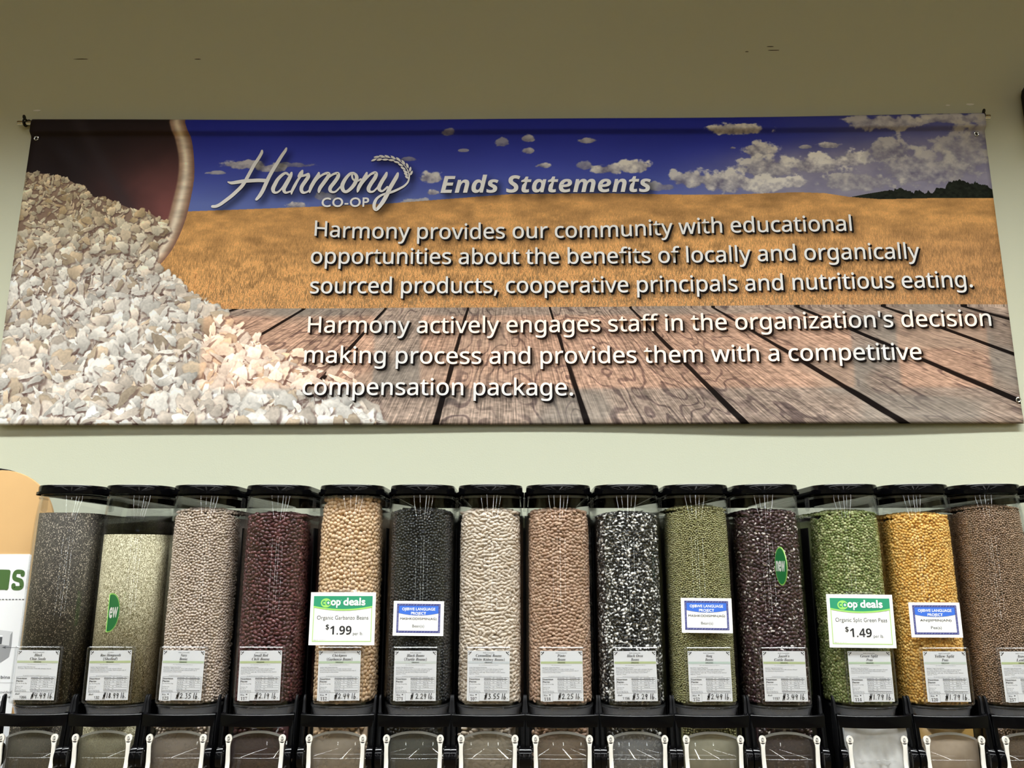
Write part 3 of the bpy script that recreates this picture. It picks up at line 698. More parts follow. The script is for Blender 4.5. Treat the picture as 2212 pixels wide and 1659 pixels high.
# dispensing handle: bowed bar, side arms, round pivots
hb = MB(); R = []
for i in range(25):
    x = -0.0787 + 0.1574 * i / 24; q = x / 0.0787
    y = -0.508 - 0.014 * (1 - abs(q) ** 2.4)
    R.append([(x, y, 1.1120 - ZB), (x, y - 0.0008, 1.1352 - ZB), (x, y + 0.0012, 1.1372 - ZB), (x, y + 0.006, 1.1372 - ZB), (x, y + 0.006, 1.1120 - ZB)])
hb.grid([r + [r[0]] for r in R]); hb.add(R[0], [(0, 1, 2, 3, 4)]); hb.add(R[-1], [(4, 3, 2, 1, 0)])
for sx in (-1, 1):
    x0, x1 = sorted((sx * 0.0700, sx * 0.0787))
    hb.xprism([(-0.508, 1.1372 - ZB), (-0.502, 1.1395 - ZB), (-0.496, 1.1365 - ZB), (-0.494, 1.05 - ZB), (-0.516, 1.04 - ZB), (-0.5145, 1.08 - ZB), (-0.5095, 1.112 - ZB)], x0, x1)
hb.build('handle', M_black, bin0, smooth=True, bevel=0.0008, angle=35)
for sx in (-1, 1):
    MB().cyl((sx * 0.0665, -0.498, 1.049 - ZB), (sx * 0.0796, -0.498, 1.049 - ZB), 0.0275, 28).cyl((sx * 0.0655, -0.498, 1.049 - ZB), (sx * 0.0665, -0.498, 1.049 - ZB), 0.020, 28).build('pivot', M_black, bin0, bevel=0.0022)
# clear hopper door
def door_y(x): return -0.4985 - 0.0045 * (1 - (x / 0.0648) ** 2)
D = []
for z in (0.965, 1.0, 1.038, 1.0445, 1.048, 1.085, 1.1125):
    D.append([(x, door_y(x) - (0.003 if 1.043 < z < 1.046 else 0) + (z - 1.1125) * 0.03, z - ZB) for x in np.linspace(-0.0648, 0.0648, 15)])
Di = [[(x, y + 0.003, z) for x, y, z in r] for r in D]
m = MB().grid(D).grid(Di)
m.add(D[-1] + Di[-1], [(j, j + 1, 15 + j + 1, 15 + j) for j in range(14)])
for jj in (0, 14):
    e = [r[jj] for r in D] + [(r[jj][0], r[jj][1] + 0.025, r[jj][2]) for r in D]; k = len(D)
    m.add(e, [(i, i + 1, k + i + 1, k + i) for i in range(k - 1)])
m.build('hopper_door', M_clear, bin0, smooth=True, angle=50)
# worn arched rim of the inner gate
ar = []
for i in range(21):
    x = -0.0545 + 0.109 * i / 20; q = x / 0.0545; z = 1.1000 - 0.011 * abs(q) ** 2.2
    ar.append([(x, -0.4935, z - ZB), (x, -0.4935, z - 0.0048 - ZB), (x, -0.4915, z - 0.0048 - ZB), (x, -0.4915, z - ZB), (x, -0.4935, z - ZB)])
MB().grid(ar).build('gate_rim', M_rimw, bin0, smooth=True, angle=40)
FILM = {}
def film_mat(c, a):
    k = (c, a)
    if k not in FILM: FILM[k] = clear_mat('dusty_gate', tint=(0.9, 0.9, 0.9), rough=0.25, haze=a, hazecol=lin(c))
    return FILM[k]
g = []
for i in range(13):
    x = -0.060 + 0.120 * i / 12; q = x / 0.060; z = 1.0965 - 0.011 * abs(q) ** 2.2
    g.append([(x, -0.4905, z - ZB), (x, -0.4905, 0.972 - ZB)])
gb = [[(x, y + 0.0012, z) for x, y, z in r] for r in g]
gate0 = MB().grid(g).grid(gb).build('gate', film_mat((150, 146, 138), 0.5), bin0)
# two white bag hooks: eyelet, tapering strap, steel pin in the hole
for sx in (-1, 1):
    cx, cz = sx * 0.0574, 1.0876
    N = 20; o_, i_ = [], []
    for k in range(N):
        t = PI / 2 + 2 * PI * k / N; o_.append((cx + 0.0074 * math.cos(t), cz + 0.0086 * math.sin(t))); i_.append((cx + 0.0030 * math.cos(t), cz + 0.0044 * math.sin(t)))
    y0, y1 = -0.5125, -0.5090
    vs = [(x, y0, z - ZB) for x, z in o_] + [(x, y0, z - ZB) for x, z in i_] + [(x, y1, z - ZB) for x, z in o_] + [(x, y1, z - ZB) for x, z in i_]
    fs = []
    for k in range(N):
        k2 = (k + 1) % N
        fs += [(k, k2, N + k2, N + k), (2 * N + k2, 2 * N + k, 3 * N + k, 3 * N + k2), (k, 2 * N + k, 2 * N + k2, k2), (N + k2, 3 * N + k2, 3 * N + k, N + k)]
    m = MB().add(vs, fs)
    st = []
    for z, hw, dy, dx in ((1.0815, 0.0058, 0, 0), (1.0770, 0.0046, 0, 0), (1.0710, 0.0039, 0.0, 0), (1.056, 0.0041, 0.001, 0), (1.040, 0.0043, 0.001, -0.0006), (1.020, 0.0044, -0.002, -0.001), (1.005, 0.0044, -0.010, -0.001), (0.999, 0.0042, -0.020, 0), (1.003, 0.0040, -0.028, 0), (1.011, 0.0034, -0.030, 0)):
        st.append([(cx + sx * dx - hw, y0 + dy, z - ZB), (cx + sx * dx + hw, y0 + dy, z - ZB), (cx + sx * dx + hw, y1 + dy, z - ZB), (cx + sx * dx - hw, y1 + dy, z - ZB), (cx + sx * dx - hw, y0 + dy, z - ZB)])
    m.grid(st)
    hk = m.build('bag_hook', M_white, bin0, smooth=True, angle=45)
    MB().cyl((cx, -0.5140, cz - ZB), (cx, -0.502, cz - ZB), 0.0025, 12).build('pin', M_pin, hk, smooth=True)
# clear sleeve that holds the paper label: frame with rounded corners and thin front sheet
ZL0, ZL1, HW = 1.1575, 1.2755, 0.0528
m = MB()
def rrect(hw, z0, z1, r, n=5):
    o = []
    for cx, cz, a0 in ((hw - r, z1 - r, 0), (-hw + r, z1 - r, PI / 2), (-hw + r, z0 + r, PI), (hw - r, z0 + r, 1.5 * PI)):
        for k in range(n + 1):
            t = a0 + PI / 2 * k / n; o.append((cx + r * math.cos(t), cz + r * math.sin(t) - ZB))
    return o
ro_, ri_ = rrect(HW, ZL0, ZL1, 0.005), rrect(HW - 0.0022, ZL0 + 0.0022, ZL1 - 0.0022, 0.004)
k = len(ro_)
vs = [(x, -0.5118, z) for x, z in ro_] + [(x, -0.5128, z) for x, z in ri_] + [(x, -0.5055, z) for x, z in ro_] + [(x, -0.5055, z) for x, z in ri_]
m.add(vs, [q for i in range(k) for q in ((i, (i + 1) % k, k + (i + 1) % k, k + i), (i, 2 * k + i, 2 * k + (i + 1) % k, (i + 1) % k), (k + i, k + (i + 1) % k, 3 * k + (i + 1) % k, 3 * k + i))])
m.build('label_holder', M_clear2, bin0, smooth=True, angle=40)
MB().yprism(ri_, -0.5126, -0.5118).build('holder_window', M_clear, bin0)

# ---- names, places
BX = [-1.0091, -0.8490, -0.6890, -0.5190, -0.3464, -0.1810, -0.0218, 0.1368, 0.2966, 0.4570, 0.6186, 0.8030, 0.9655, 1.1312, 1.2920]
CONT = ['black chia seeds', 'shelled hemp seeds', 'pale navy beans', 'small dark red beans', 'tan chickpeas', 'black turtle beans', 'white cannellini beans', 'brown pinto beans', 'black and white orca beans',
        'green mung beans', 'maroon and white speckled beans', 'green split peas', 'yellow split peas', 'brown lentils']
FILMS = [((112, 108, 98), 0.5), ((150, 145, 122), 0.45), ((150, 138, 126), 0.55), ((88, 76, 74), 0.5), ((172, 160, 144), 0.55), ((92, 92, 86), 0.7), ((170, 160, 142), 0.42), ((140, 124, 108), 0.5), ((150, 150, 150), 0.4),
         ((158, 154, 134), 0.85), ((92, 82, 80), 0.5), ((196, 198, 196), 0.9), ((188, 170, 150), 0.85), ((120, 104, 90), 0.5), ((150, 146, 138), 0.5)]
bins = []
for i, x in enumerate(BX):
    b = bin0 if i == 0 else copy_tree(bin0)
    b.location = (x, 0, ZB)
    for ch in b.children:
        if ch.name.split('.')[0] == 'gate':
            ch.data = ch.data.copy() if i else ch.data; ch.data.materials[0] = film_mat(*FILMS[i])
    tag(b, 'clear gravity bin with black lid holding %s' % CONT[i] if i < 14 else 'last gravity bin, only its black lid edge showing at the right edge', 'dispenser', 'gravity bins in a row under the banner')
    bins.append(b)

# ---- the dry goods inside: every bean its own small solid, one mesh per bin
def ico(sub):
    bm = bmesh.new(); bmesh.ops.create_icosphere(bm, subdivisions=sub, radius=1.0)
    v = np.array([x.co[:] for x in bm.verts]); f = np.array([[q.index for q in x.verts] for x in bm.faces]); bm.free(); return v, f
ICO1, ICO2 = ico(1), ico(2)
def np_mesh(name, V, F, COL, m):
    me = bpy.data.meshes.new(name)
    me.vertices.add(len(V)); me.vertices.foreach_set('co', V.astype(np.float32).ravel())
    me.loops.add(len(F) * 3); me.polygons.add(len(F))
    me.polygons.foreach_set('loop_start', np.arange(len(F), dtype=np.int32) * 3)
    me.loops.foreach_set('vertex_index', F.astype(np.int32).ravel())
    me.polygons.foreach_set('use_smooth', np.ones(len(F), bool))
    me.update(calc_edges=True)
    at = me.attributes.new('Col', 'FLOAT_COLOR', 'POINT'); at.data.foreach_set('color', np.c_[COL, np.ones(len(COL))].astype(np.float32).ravel())
    me.materials.append(m)
    o = bpy.data.objects.new(name, me); C.objects.link(o); return o
def hexgrid(L, Hh, s, rng, relax=14):
    """jittered, relaxed lattice over [0,L]x[0,Hh]; returns points"""
    ny = max(2, int(Hh / (s * 0.87))); nx_ = max(2, int(L / s))
    X, Y = np.meshgrid(np.arange(nx_) * L / nx_, np.arange(ny) * Hh / ny); X = X + (np.arange(ny) % 2)[:, None] * 0.5 * L / nx_
    X = X + rng.normal(0, 0.42 * s, X.shape); Y = Y + rng.normal(0, 0.42 * s, Y.shape)
    for _ in range(relax):
        fx = np.zeros_like(X); fy = np.zeros_like(Y)
        for dj in (-2, -1, 0, 1, 2):
            for di in (-2, -1, 0, 1, 2):
                if di == 0 and dj == 0: continue
                qx, qy = np.roll(X, (dj, di), (0, 1)), np.roll(Y, (dj, di), (0, 1))
                dx, dy = X - qx, Y - qy; r = np.hypot(dx, dy) + 1e-9; k = np.clip(0.98 - r / s, 0, 0.7) * (r < 2 * s)
                fx += dx / r * k * s * 0.32; fy += dy / r * k * s * 0.32
        X += fx; Y += fy
    return X.ravel(), Y.ravel()
def beans(bi, name, zt, dims, cols, cat, label, two=None, spec=0.4, rough=0.5, fine=None, horiz=0.5, ico_=None, gap=1.0, tilt=0.35):
    rng = np.random.default_rng(100 + bi); x0 = BX[bi]
    l, w_, t_ = [q / 1000 for q in dims]; rr = t_ / 2
    a, b = A - 0.0058, BD - 0.0042
    line = np.array(front(a, b, YC, 60, -0.405)); seg = np.r_[0, np.cumsum(np.hypot(*np.diff(line, axis=0).T))]; L = seg[-1]
    zb = 1.1545
    V, F, CO = [], [], []
    cols_ = np.array([lin(c) for c in cols]); mean = cols_.mean(0)
    # core in a darker bean tone, painting the shade between the beans
    ins = 0.0003 if fine else rr * 2.3
    co = front(a - ins, b - ins, YC, 40, -0.03); n = len(co)
    zc = zt - (0.0 if fine else rr)
    topz = lambda y: zc + 0.010 * np.sin((np.asarray(y) + 0.5) / 0.47 * PI) * 0 + 0.0
    if not fine: zc -= 0.012
    di = float(inset(zc)) + (0.0002 if fine else 0)
    cz = front(a - ins - di, b - ins - di, YC, 40, -0.03)
    cv = [(x, y, zb) for x, y in co] + [(x, y, zc) for x, y in cz] + [(0, (co[0][1] + YC) / 2, zc + (0.004 if fine else 0.012))]
    cf = [q for i in range(n) for q in ((i, (i + 1) % n, n + (i + 1) % n), (i, n + (i + 1) % n, n + i))] + [(n + i, n + (i + 1) % n, 2 * n) for i in range(n)]
    cf += [(0, i + 1, i) for i in range(1, n - 1)]
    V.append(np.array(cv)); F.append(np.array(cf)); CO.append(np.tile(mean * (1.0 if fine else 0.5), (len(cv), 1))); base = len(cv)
    bv, bf = ico_ or (ICO2 if w_ > 0.0068 else ICO1)
    def put(c, T, K, N, small=1.0):
        nonlocal base
        n = len(c)
        if n == 0: return
        ang = rng.normal(0, horiz, n) + (rng.random(n) < 0.13) * rng.uniform(0, PI, n)
        e1 = T * np.cos(ang)[:, None] + K * np.sin(ang)[:, None]; e2 = -T * np.sin(ang)[:, None] + K * np.cos(ang)[:, None]
        t1 = rng.normal(0, tilt * 0.6, n)[:, None]; t2 = rng.normal(0, tilt, n)[:, None]
        e1 = e1 + N * t1; e1 /= np.linalg.norm(e1, axis=1, keepdims=True); e2 = e2 + N * t2; e2 -= (e2 * e1).sum(1, keepdims=True) * e1; e2 /= np.linalg.norm(e2, axis=1, keepdims=True); e3 = np.cross(e1, e2)
        sc = rng.uniform(0.88, 1.1, (n, 1)) * small
        bvn = bv[None]
        P = c[:, None] + (bvn[..., 0:1] * e1[:, None] * (l / 2) + bvn[..., 1:2] * e2[:, None] * (w_ / 2) + bvn[..., 2:3] * e3[:, None] * (t_ / 2)) * sc[:, None]
        cc = cols_[rng.integers(0, len(cols_), n)] * rng.uniform(0.82, 1.1, (n, 1))
        CC = np.repeat(cc[:, None], len(bv), 1)
        if two:
            c2, lo, hi = two; d = rng.normal(0, 1, (n, 3)); d[:, 0] *= 1.3; d /= np.linalg.norm(d, axis=1, keepdims=True)
            dot = (bvn * d[:, None]).sum(-1) + 0.5 * np.sin(bvn[..., 0] * 6 + rng.uniform(0, 6, (n, 1))) * np.cos(bvn[..., 2] * 6 + bvn[..., 1] * 3 + rng.uniform(0, 6, (n, 1)))
            CC = np.where((dot > rng.uniform(lo, hi, (n, 1)))[..., None], np.array(lin(c2)) * rng.uniform(0.85, 1.05, (n, 1, 1)), CC)
        V.append(P.reshape(-1, 3)); F.append((bf[None] + (base + np.arange(n) * len(bv))[:, None, None]).reshape(-1, 3)); CO.append(CC.reshape(-1, 3)); base += n * len(bv)
    if not fine:
        s = math.sqrt(l * w_) * 0.93 * gap
        for layer in (0, 1):
            u_, z_ = hexgrid(L, zt - zb - w_ * 0.5, s, rng)
            hx = 0.012 * np.abs(np.interp(u_, seg, line[:, 0]) / a) ** 3 + 0.002 * np.sin(u_ * 70 + bi)
            ok = (u_ > 0) & (u_ < L) & (z_ > 0) & (z_ < zt - zb - w_ * 0.3 - hx); u_, z_ = u_[ok], z_[ok] + zb + w_ * 0.4
            px, py = np.interp(u_, seg, line[:, 0]), np.interp(u_, seg, line[:, 1])
            du = 0.004; tx, ty = np.interp(u_ + du, seg, line[:, 0]) - np.interp(u_ - du, seg, line[:, 0]), np.interp(u_ + du, seg, line[:, 1]) - np.interp(u_ - du, seg, line[:, 1])
            T = np.c_[tx, ty, 0 * tx]; T /= np.linalg.norm(T, axis=1, keepdims=True); N = np.c_[T[:, 1], -T[:, 0], 0 * tx]; K = np.tile((0, 0, 1.0), (len(T), 1))
            d = rr * (1.12 + rng.uniform(0, 0.35, len(T))) + layer * rr * 0.95
            c = np.c_[px, py, z_] - N * (d + inset(z_))[:, None]
            put(c, T, K, N)
        # rounded top of the heap
        gxs, gys = hexgrid(2 * a, 0.30, s, rng, 6); gxs -= a; gys += YC - b
        pol = np.array(front(a - rr * 1.4, b - rr * 1.4, YC, 40, -0.10))
        ok = inpoly([tuple(p) for p in pol], gxs, gys); gxs, gys = gxs[ok], gys[ok]; n = len(gxs)
        zz = zc + 0.012 + rr * 0.5 - 0.012 * np.abs(gxs / a) ** 3 + 0.008 * np.clip((gys - (YC - b)) / 0.05, 0, 1) + rng.normal(0, rr * 0.4, n)
        put(np.c_[gxs, gys, zz], np.tile((1.0, 0, 0), (n, 1)), np.tile((0, 1.0, 0), (n, 1)), np.tile((0, 0, 1.0), (n, 1)))
        # the portion lying in the hopper behind the gate
        if bi not in (11,):
            gxs, gzs = hexgrid(0.112, 0.140 if bi != 12 else 0.10, s * 1.08, rng, 6); n = len(gxs)
            put(np.c_[gxs - 0.056, -0.4885 + rr * 1.2 + rng.uniform(0, rr, n), gzs + 0.975], np.tile((1.0, 0, 0), (n, 1)), np.tile((0, 0, 1.0), (n, 1)), np.tile((0, -1.0, 0), (n, 1)))
    hb_ = np.array([(x, y, z) for z in (0.97, 1.115) for x, y in ((-0.058, -0.484 + rr), (0.058, -0.484 + rr), (0.058, -0.4525), (-0.058, -0.4525))])
    hf = np.array([(0, 1, 5), (0, 5, 4), (1, 2, 6), (1, 6, 5), (2, 3, 7), (2, 7, 6), (3, 0, 4), (3, 4, 7), (4, 5, 6), (4, 6, 7), (0, 2, 1), (0, 3, 2)]) + base
    V.append(hb_); F.append(hf); CO.append(np.tile(mean * (1.0 if fine else 0.5) if bi != 11 else np.array((0.4, 0.4, 0.4)), (8, 1)))  # darkened hopper core likewise stands in for shade between beans
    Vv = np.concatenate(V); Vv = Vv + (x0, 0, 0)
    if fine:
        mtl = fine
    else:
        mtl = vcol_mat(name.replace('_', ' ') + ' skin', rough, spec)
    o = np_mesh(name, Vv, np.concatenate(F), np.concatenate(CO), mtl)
    tag(o, label, cat, None, 'stuff'); return o
def grain_mat(name, scale, base, dark, lite, amt_d, amt_l, stretch=(1, 1, 0.6)):
    """tiny seeds: cells coloured one by one, with their own relief"""
    m = mat(name, lin(base), 0.5, 0, 0.3); nt = m.node_tree; b = nt.nodes['Principled BSDF']
    tc = nt.nodes.new('ShaderNodeTexCoord'); mp = nt.nodes.new('ShaderNodeMapping'); mp.inputs['Scale'].default_value = stretch
    vo = nt.nodes.new('ShaderNodeTexVoronoi'); vo.inputs['Scale'].default_value = scale; vo.inputs['Randomness'].default_value = 1.0
    nt.links.new(tc.outputs['Object'], mp.inputs[0]); nt.links.new(mp.outputs[0], vo.inputs['Vector'])
    sp = nt.nodes.new('ShaderNodeSeparateColor'); nt.links.new(vo.outputs['Color'], sp.inputs[0])
    r = nt.nodes.new('ShaderNodeValToRGB'); r.color_ramp.interpolation = 'CONSTANT'
    e = r.color_ramp.elements; e[0].position = 0; e[0].color = (*lin(dark), 1); e[1].position = amt_d; e[1].color = (*lin(base), 1)
    q = e.new(0.5 + amt_d / 2); q.color = (*[c * 0.84 for c in lin(base)], 1); q = e.new(1 - amt_l); q.color = (*lin(lite), 1)
    nt.links.new(sp.outputs[0], r.inputs[0]); nt.links.new(r.outputs[0], b.inputs['Base Color'])
    bp = nt.nodes.new('ShaderNodeBump'); bp.inputs['Strength'].default_value = 0.9; bp.inputs['Distance'].default_value = 0.0012; bp.invert = True
    nt.links.new(vo.outputs['Distance'], bp.inputs['Height']); nt.links.new(bp.outputs[0], b.inputs['Normal'])
    return m
M_chia = grain_mat('chia', 820, (78, 72, 62), (40, 34, 30), (176, 164, 144), 0.38, 0.10)
M_hemp = grain_mat('hemp', 760, (172, 163, 132), (112, 102, 66), (226, 218, 186), 0.17, 0.25)
DESC = 'filling the %s'
beans(0, 'chia_seeds', 1.567, (2, 1.4, 1.2), [(78, 72, 62)], 'seeds', 'tiny dark speckled seeds filling the leftmost bin of the row', fine=M_chia)
beans(1, 'hemp_seeds', 1.518, (2.4, 2, 2), [(206, 196, 158)], 'seeds', 'pale greenish flecked seeds filling the second bin, lower than their neighbours', fine=M_hemp)
beans(2, 'navy_beans', 1.572, (8.8, 6.6, 6.2), [(212, 194, 178), (204, 186, 170), (218, 200, 186)], 'beans', 'small pinkish white oval beans in the third bin from the left', gap=0.98)
beans(3, 'red_beans', 1.562, (12.5, 8.2, 7.0), [(84, 44, 48), (70, 36, 40), (98, 54, 56)], 'beans', 'dark red beans in the bin left of the tan chickpeas', spec=0.6, rough=0.3)
beans(4, 'chickpeas', 1.600, (11.2, 10.2, 9.8), [(232, 198, 160), (224, 190, 150), (238, 206, 172)], 'beans', 'round tan chickpeas reaching the lid, behind the first green price card', gap=0.97)
beans(5, 'black_beans', 1.571, (9.5, 6.6, 6.0), [(44, 46, 48), (36, 38, 41), (52, 54, 56)], 'beans', 'small black beans in the bin right of the chickpeas', spec=0.6, rough=0.3)
beans(6, 'cannellini_beans', 1.570, (15.0, 7.8, 7.2), [(224, 208, 190), (216, 199, 180), (230, 215, 198)], 'beans', 'long creamy white kidney shaped beans in the middle bin', horiz=0.45, gap=0.88, tilt=0.25)
beans(7, 'pinto_beans', 1.570, (11.8, 7.7, 6.6), [(190, 156, 132), (178, 144, 120), (202, 170, 146)], 'beans', 'brown oval beans in the bin right of the creamy white beans', horiz=0.35, gap=0.93)
beans(8, 'orca_beans', 1.563, (10.8, 7.0, 6.2), [(34, 34, 34), (28, 28, 29)], 'beans', 'black and white piebald beans in the ninth bin', two=((246, 244, 240), 0.0, 1.0), spec=0.5, rough=0.35, horiz=0.8, ico_=ICO2)
beans(9, 'mung_beans', 1.577, (5.9, 5.0, 4.9), [(158, 154, 108), (146, 144, 96), (168, 164, 120)], 'beans', 'tiny round olive green beans behind the second blue bordered card', spec=0.4)
beans(10, 'speckled_beans', 1.568, (12.0, 7.6, 6.6), [(64, 40, 44), (52, 32, 36), (76, 50, 54)], 'beans', 'maroon beans flecked with white in the bin with the upright green disc', two=((240, 228, 222), 0.62, 1.35), spec=0.5, rough=0.38, ico_=ICO2)
beans(11, 'green_split_peas', 1.566, (7.6, 7.4, 5.0), [(142, 150, 94), (112, 126, 68), (184, 188, 136), (128, 140, 80)], 'peas', 'green split peas behind the second green price card', gap=0.94, horiz=1.5, tilt=0.6)
beans(12, 'yellow_split_peas', 1.560, (8.0, 7.8, 5.4), [(238, 188, 100), (228, 174, 84), (244, 200, 118)], 'peas', 'yellow split peas behind the rightmost blue bordered card', gap=0.94, horiz=1.5, tilt=0.6)
beans(13, 'brown_lentils', 1.578, (5.6, 5.4, 3.2), [(156, 128, 104), (142, 116, 94), (168, 140, 116)], 'lentils', 'small brown lentils in the last filled bin at the right edge', horiz=1.5, tilt=0.6)

# ------------------------------------------------------------------ paper labels in the sleeves
M_paper = mat('paper', (0.91, 0.92, 0.95), 0.55, 0, 0.3)
M_ink = mat('black_ink', lin((30, 30, 34)), 0.6); M_grey = mat('grey_ink', lin((96, 98, 104)), 0.6); M_pale = mat('pale_ink', lin((140, 142, 150)), 0.6)
M_band = mat('green_band', lin((200, 214, 160)), 0.55); M_mark = mat('marker_ink', lin((14, 14, 18)), 0.5)
CAPN = 0.4795 if HAVE_MATH else 0.682; CAPG = 0.682
HW_G = {  # hand-drawn figures: strokes in a unit box, y down
    '$': [[(.62, -.05), (.22, 1.12)], [(.95, -.08), (.58, 1.1)], [(.28, .42), (.78, .34), (.5, .55), (.82, .66), (.3, .78)]],
    '1': [[(.62, .0), (.4, 1.0)]], '2': [[(.15, .25), (.45, .02), (.8, .2), (.55, .6), (.1, .98), (.5, .9), (.9, .95)]],
    '3': [[(.2, .08), (.75, .05), (.45, .42), (.8, .62), (.6, .95), (.1, .98)]], '4': [[(.3, .0), (.12, .55), (.85, .48)], [(.8, .05), (.5, 1.05)]],
    '5': [[(.9, .02), (.35, .05), (.22, .42), (.7, .48), (.68, .85), (.1, .98)]], '7': [[(.1, .1), (.9, .05), (.55, .5), (.4, 1.0)]],
    '8': [[(.8, .15), (.45, .05), (.35, .35), (.7, .6), (.55, .95), (.2, .8), (.45, .5), (.8, .15)]], '9': [[(.8, .12), (.4, .08), (.2, .38), (.5, .5), (.82, .15), (.62, .6), (.5, 1.05)]],
    '.': [[(.2, .93), (.32, .97)]], 'l': [[(.6, -.05), (.25, 1.0)]], 'b': [[(.5, -.05), (.15, .95), (.55, .95), (.7, .65), (.3, .62)]], ' ': []}
HW_W = {'.': 0.45, ' ': 0.42, 'l': 0.45, '1': 0.6, '$': 1.15}
def handwrite(F, txt, x0, x1, ytop, h, wd, rng):
    ws = [HW_W.get(c, 0.95) for c in txt]; sc = (x1 - x0) / sum(ws); x = x0
    for c, wc in zip(txt, ws):
        gw = sc * wc * 0.84
        for st in HW_G[c]:
            F.stroke([(x + px * gw + rng.uniform(-.15, .15), -(ytop + py * h + rng.uniform(-.2, .2))) for px, py in st], wd * (1.25 if c == '$' else 1) * rng.uniform(0.85, 1.1), 4)
        x += sc * wc
LINES = ['Ingredients: Organic %s.', 'To Prepare: Wash and drain. Cover with cold water. Discard', 'floaters and soak 6-8 hours in cool place. Drain and add 3 cups of', 'fresh water for each cup. Cover, bring to a boil. Simmer', 'approx. 1 hour.']
LAB = [(('Black', 'Chia Seeds'), '1066', '$4.49 lb.', 0, 2, 'black chia'), (('Raw Hempseeds', '(Shelled)'), '132', '$18.99 lb.', 0, 4, 'raw hempseed'), (('Navy', 'Beans'), '123', '$2.35 lb.', 1, 4, 'navy bean'),
       (('Small Red', 'Chili Beans'), '117', '$2.19 lb.', 1, 5, 'small red chili bean'), (('Chickpeas', '(Garbanzo Beans)'), '112', '$2.49 lb.', 1, 4, 'chickpea'), (('Black Beans', '(Turtle Beans)'), '271', '$ 2.29 lb.', 1, 5, 'black turtle bean'),
       (('Cannellini Beans', '(White Kidney Beans)'), '107', '$3.55 lb.', 1, 5, 'cannellini bean'), (('Pinto', 'Beans'), '118', '$2.25 lb.', 1, 4, 'pinto bean'), (('Black Orca', 'Beans'), '1196', '$3.29 lb.', 0, 5, 'black orca bean'),
       (('Mung', 'Beans'), '152', '$2.49 lb.', 1, 5, 'mung bean'), (("Jacob's", 'Cattle Beans'), '1197', '$3.49 lb.', 0, 3, 'speckled cattle bean'), (('Green Split', 'Peas'), '114', '$1.79 lb.', 1, 4, 'green split pea'),
       (('Yellow Split', 'Peas'), '120', '$1.79 lb.', 1, 5, 'yellow split pea'), (('Brown', 'Lentils'), '257', None, 1, 5, 'brown lentil')]
LW, LH = 92.0, 103.0
BANDC = {0: (206, 216, 178), 2: (204, 222, 186), 4: (202, 222, 190), 5: (222, 230, 226), 6: (220, 226, 230), 9: (206, 224, 214), 11: (200, 222, 192), 12: (214, 226, 214)}
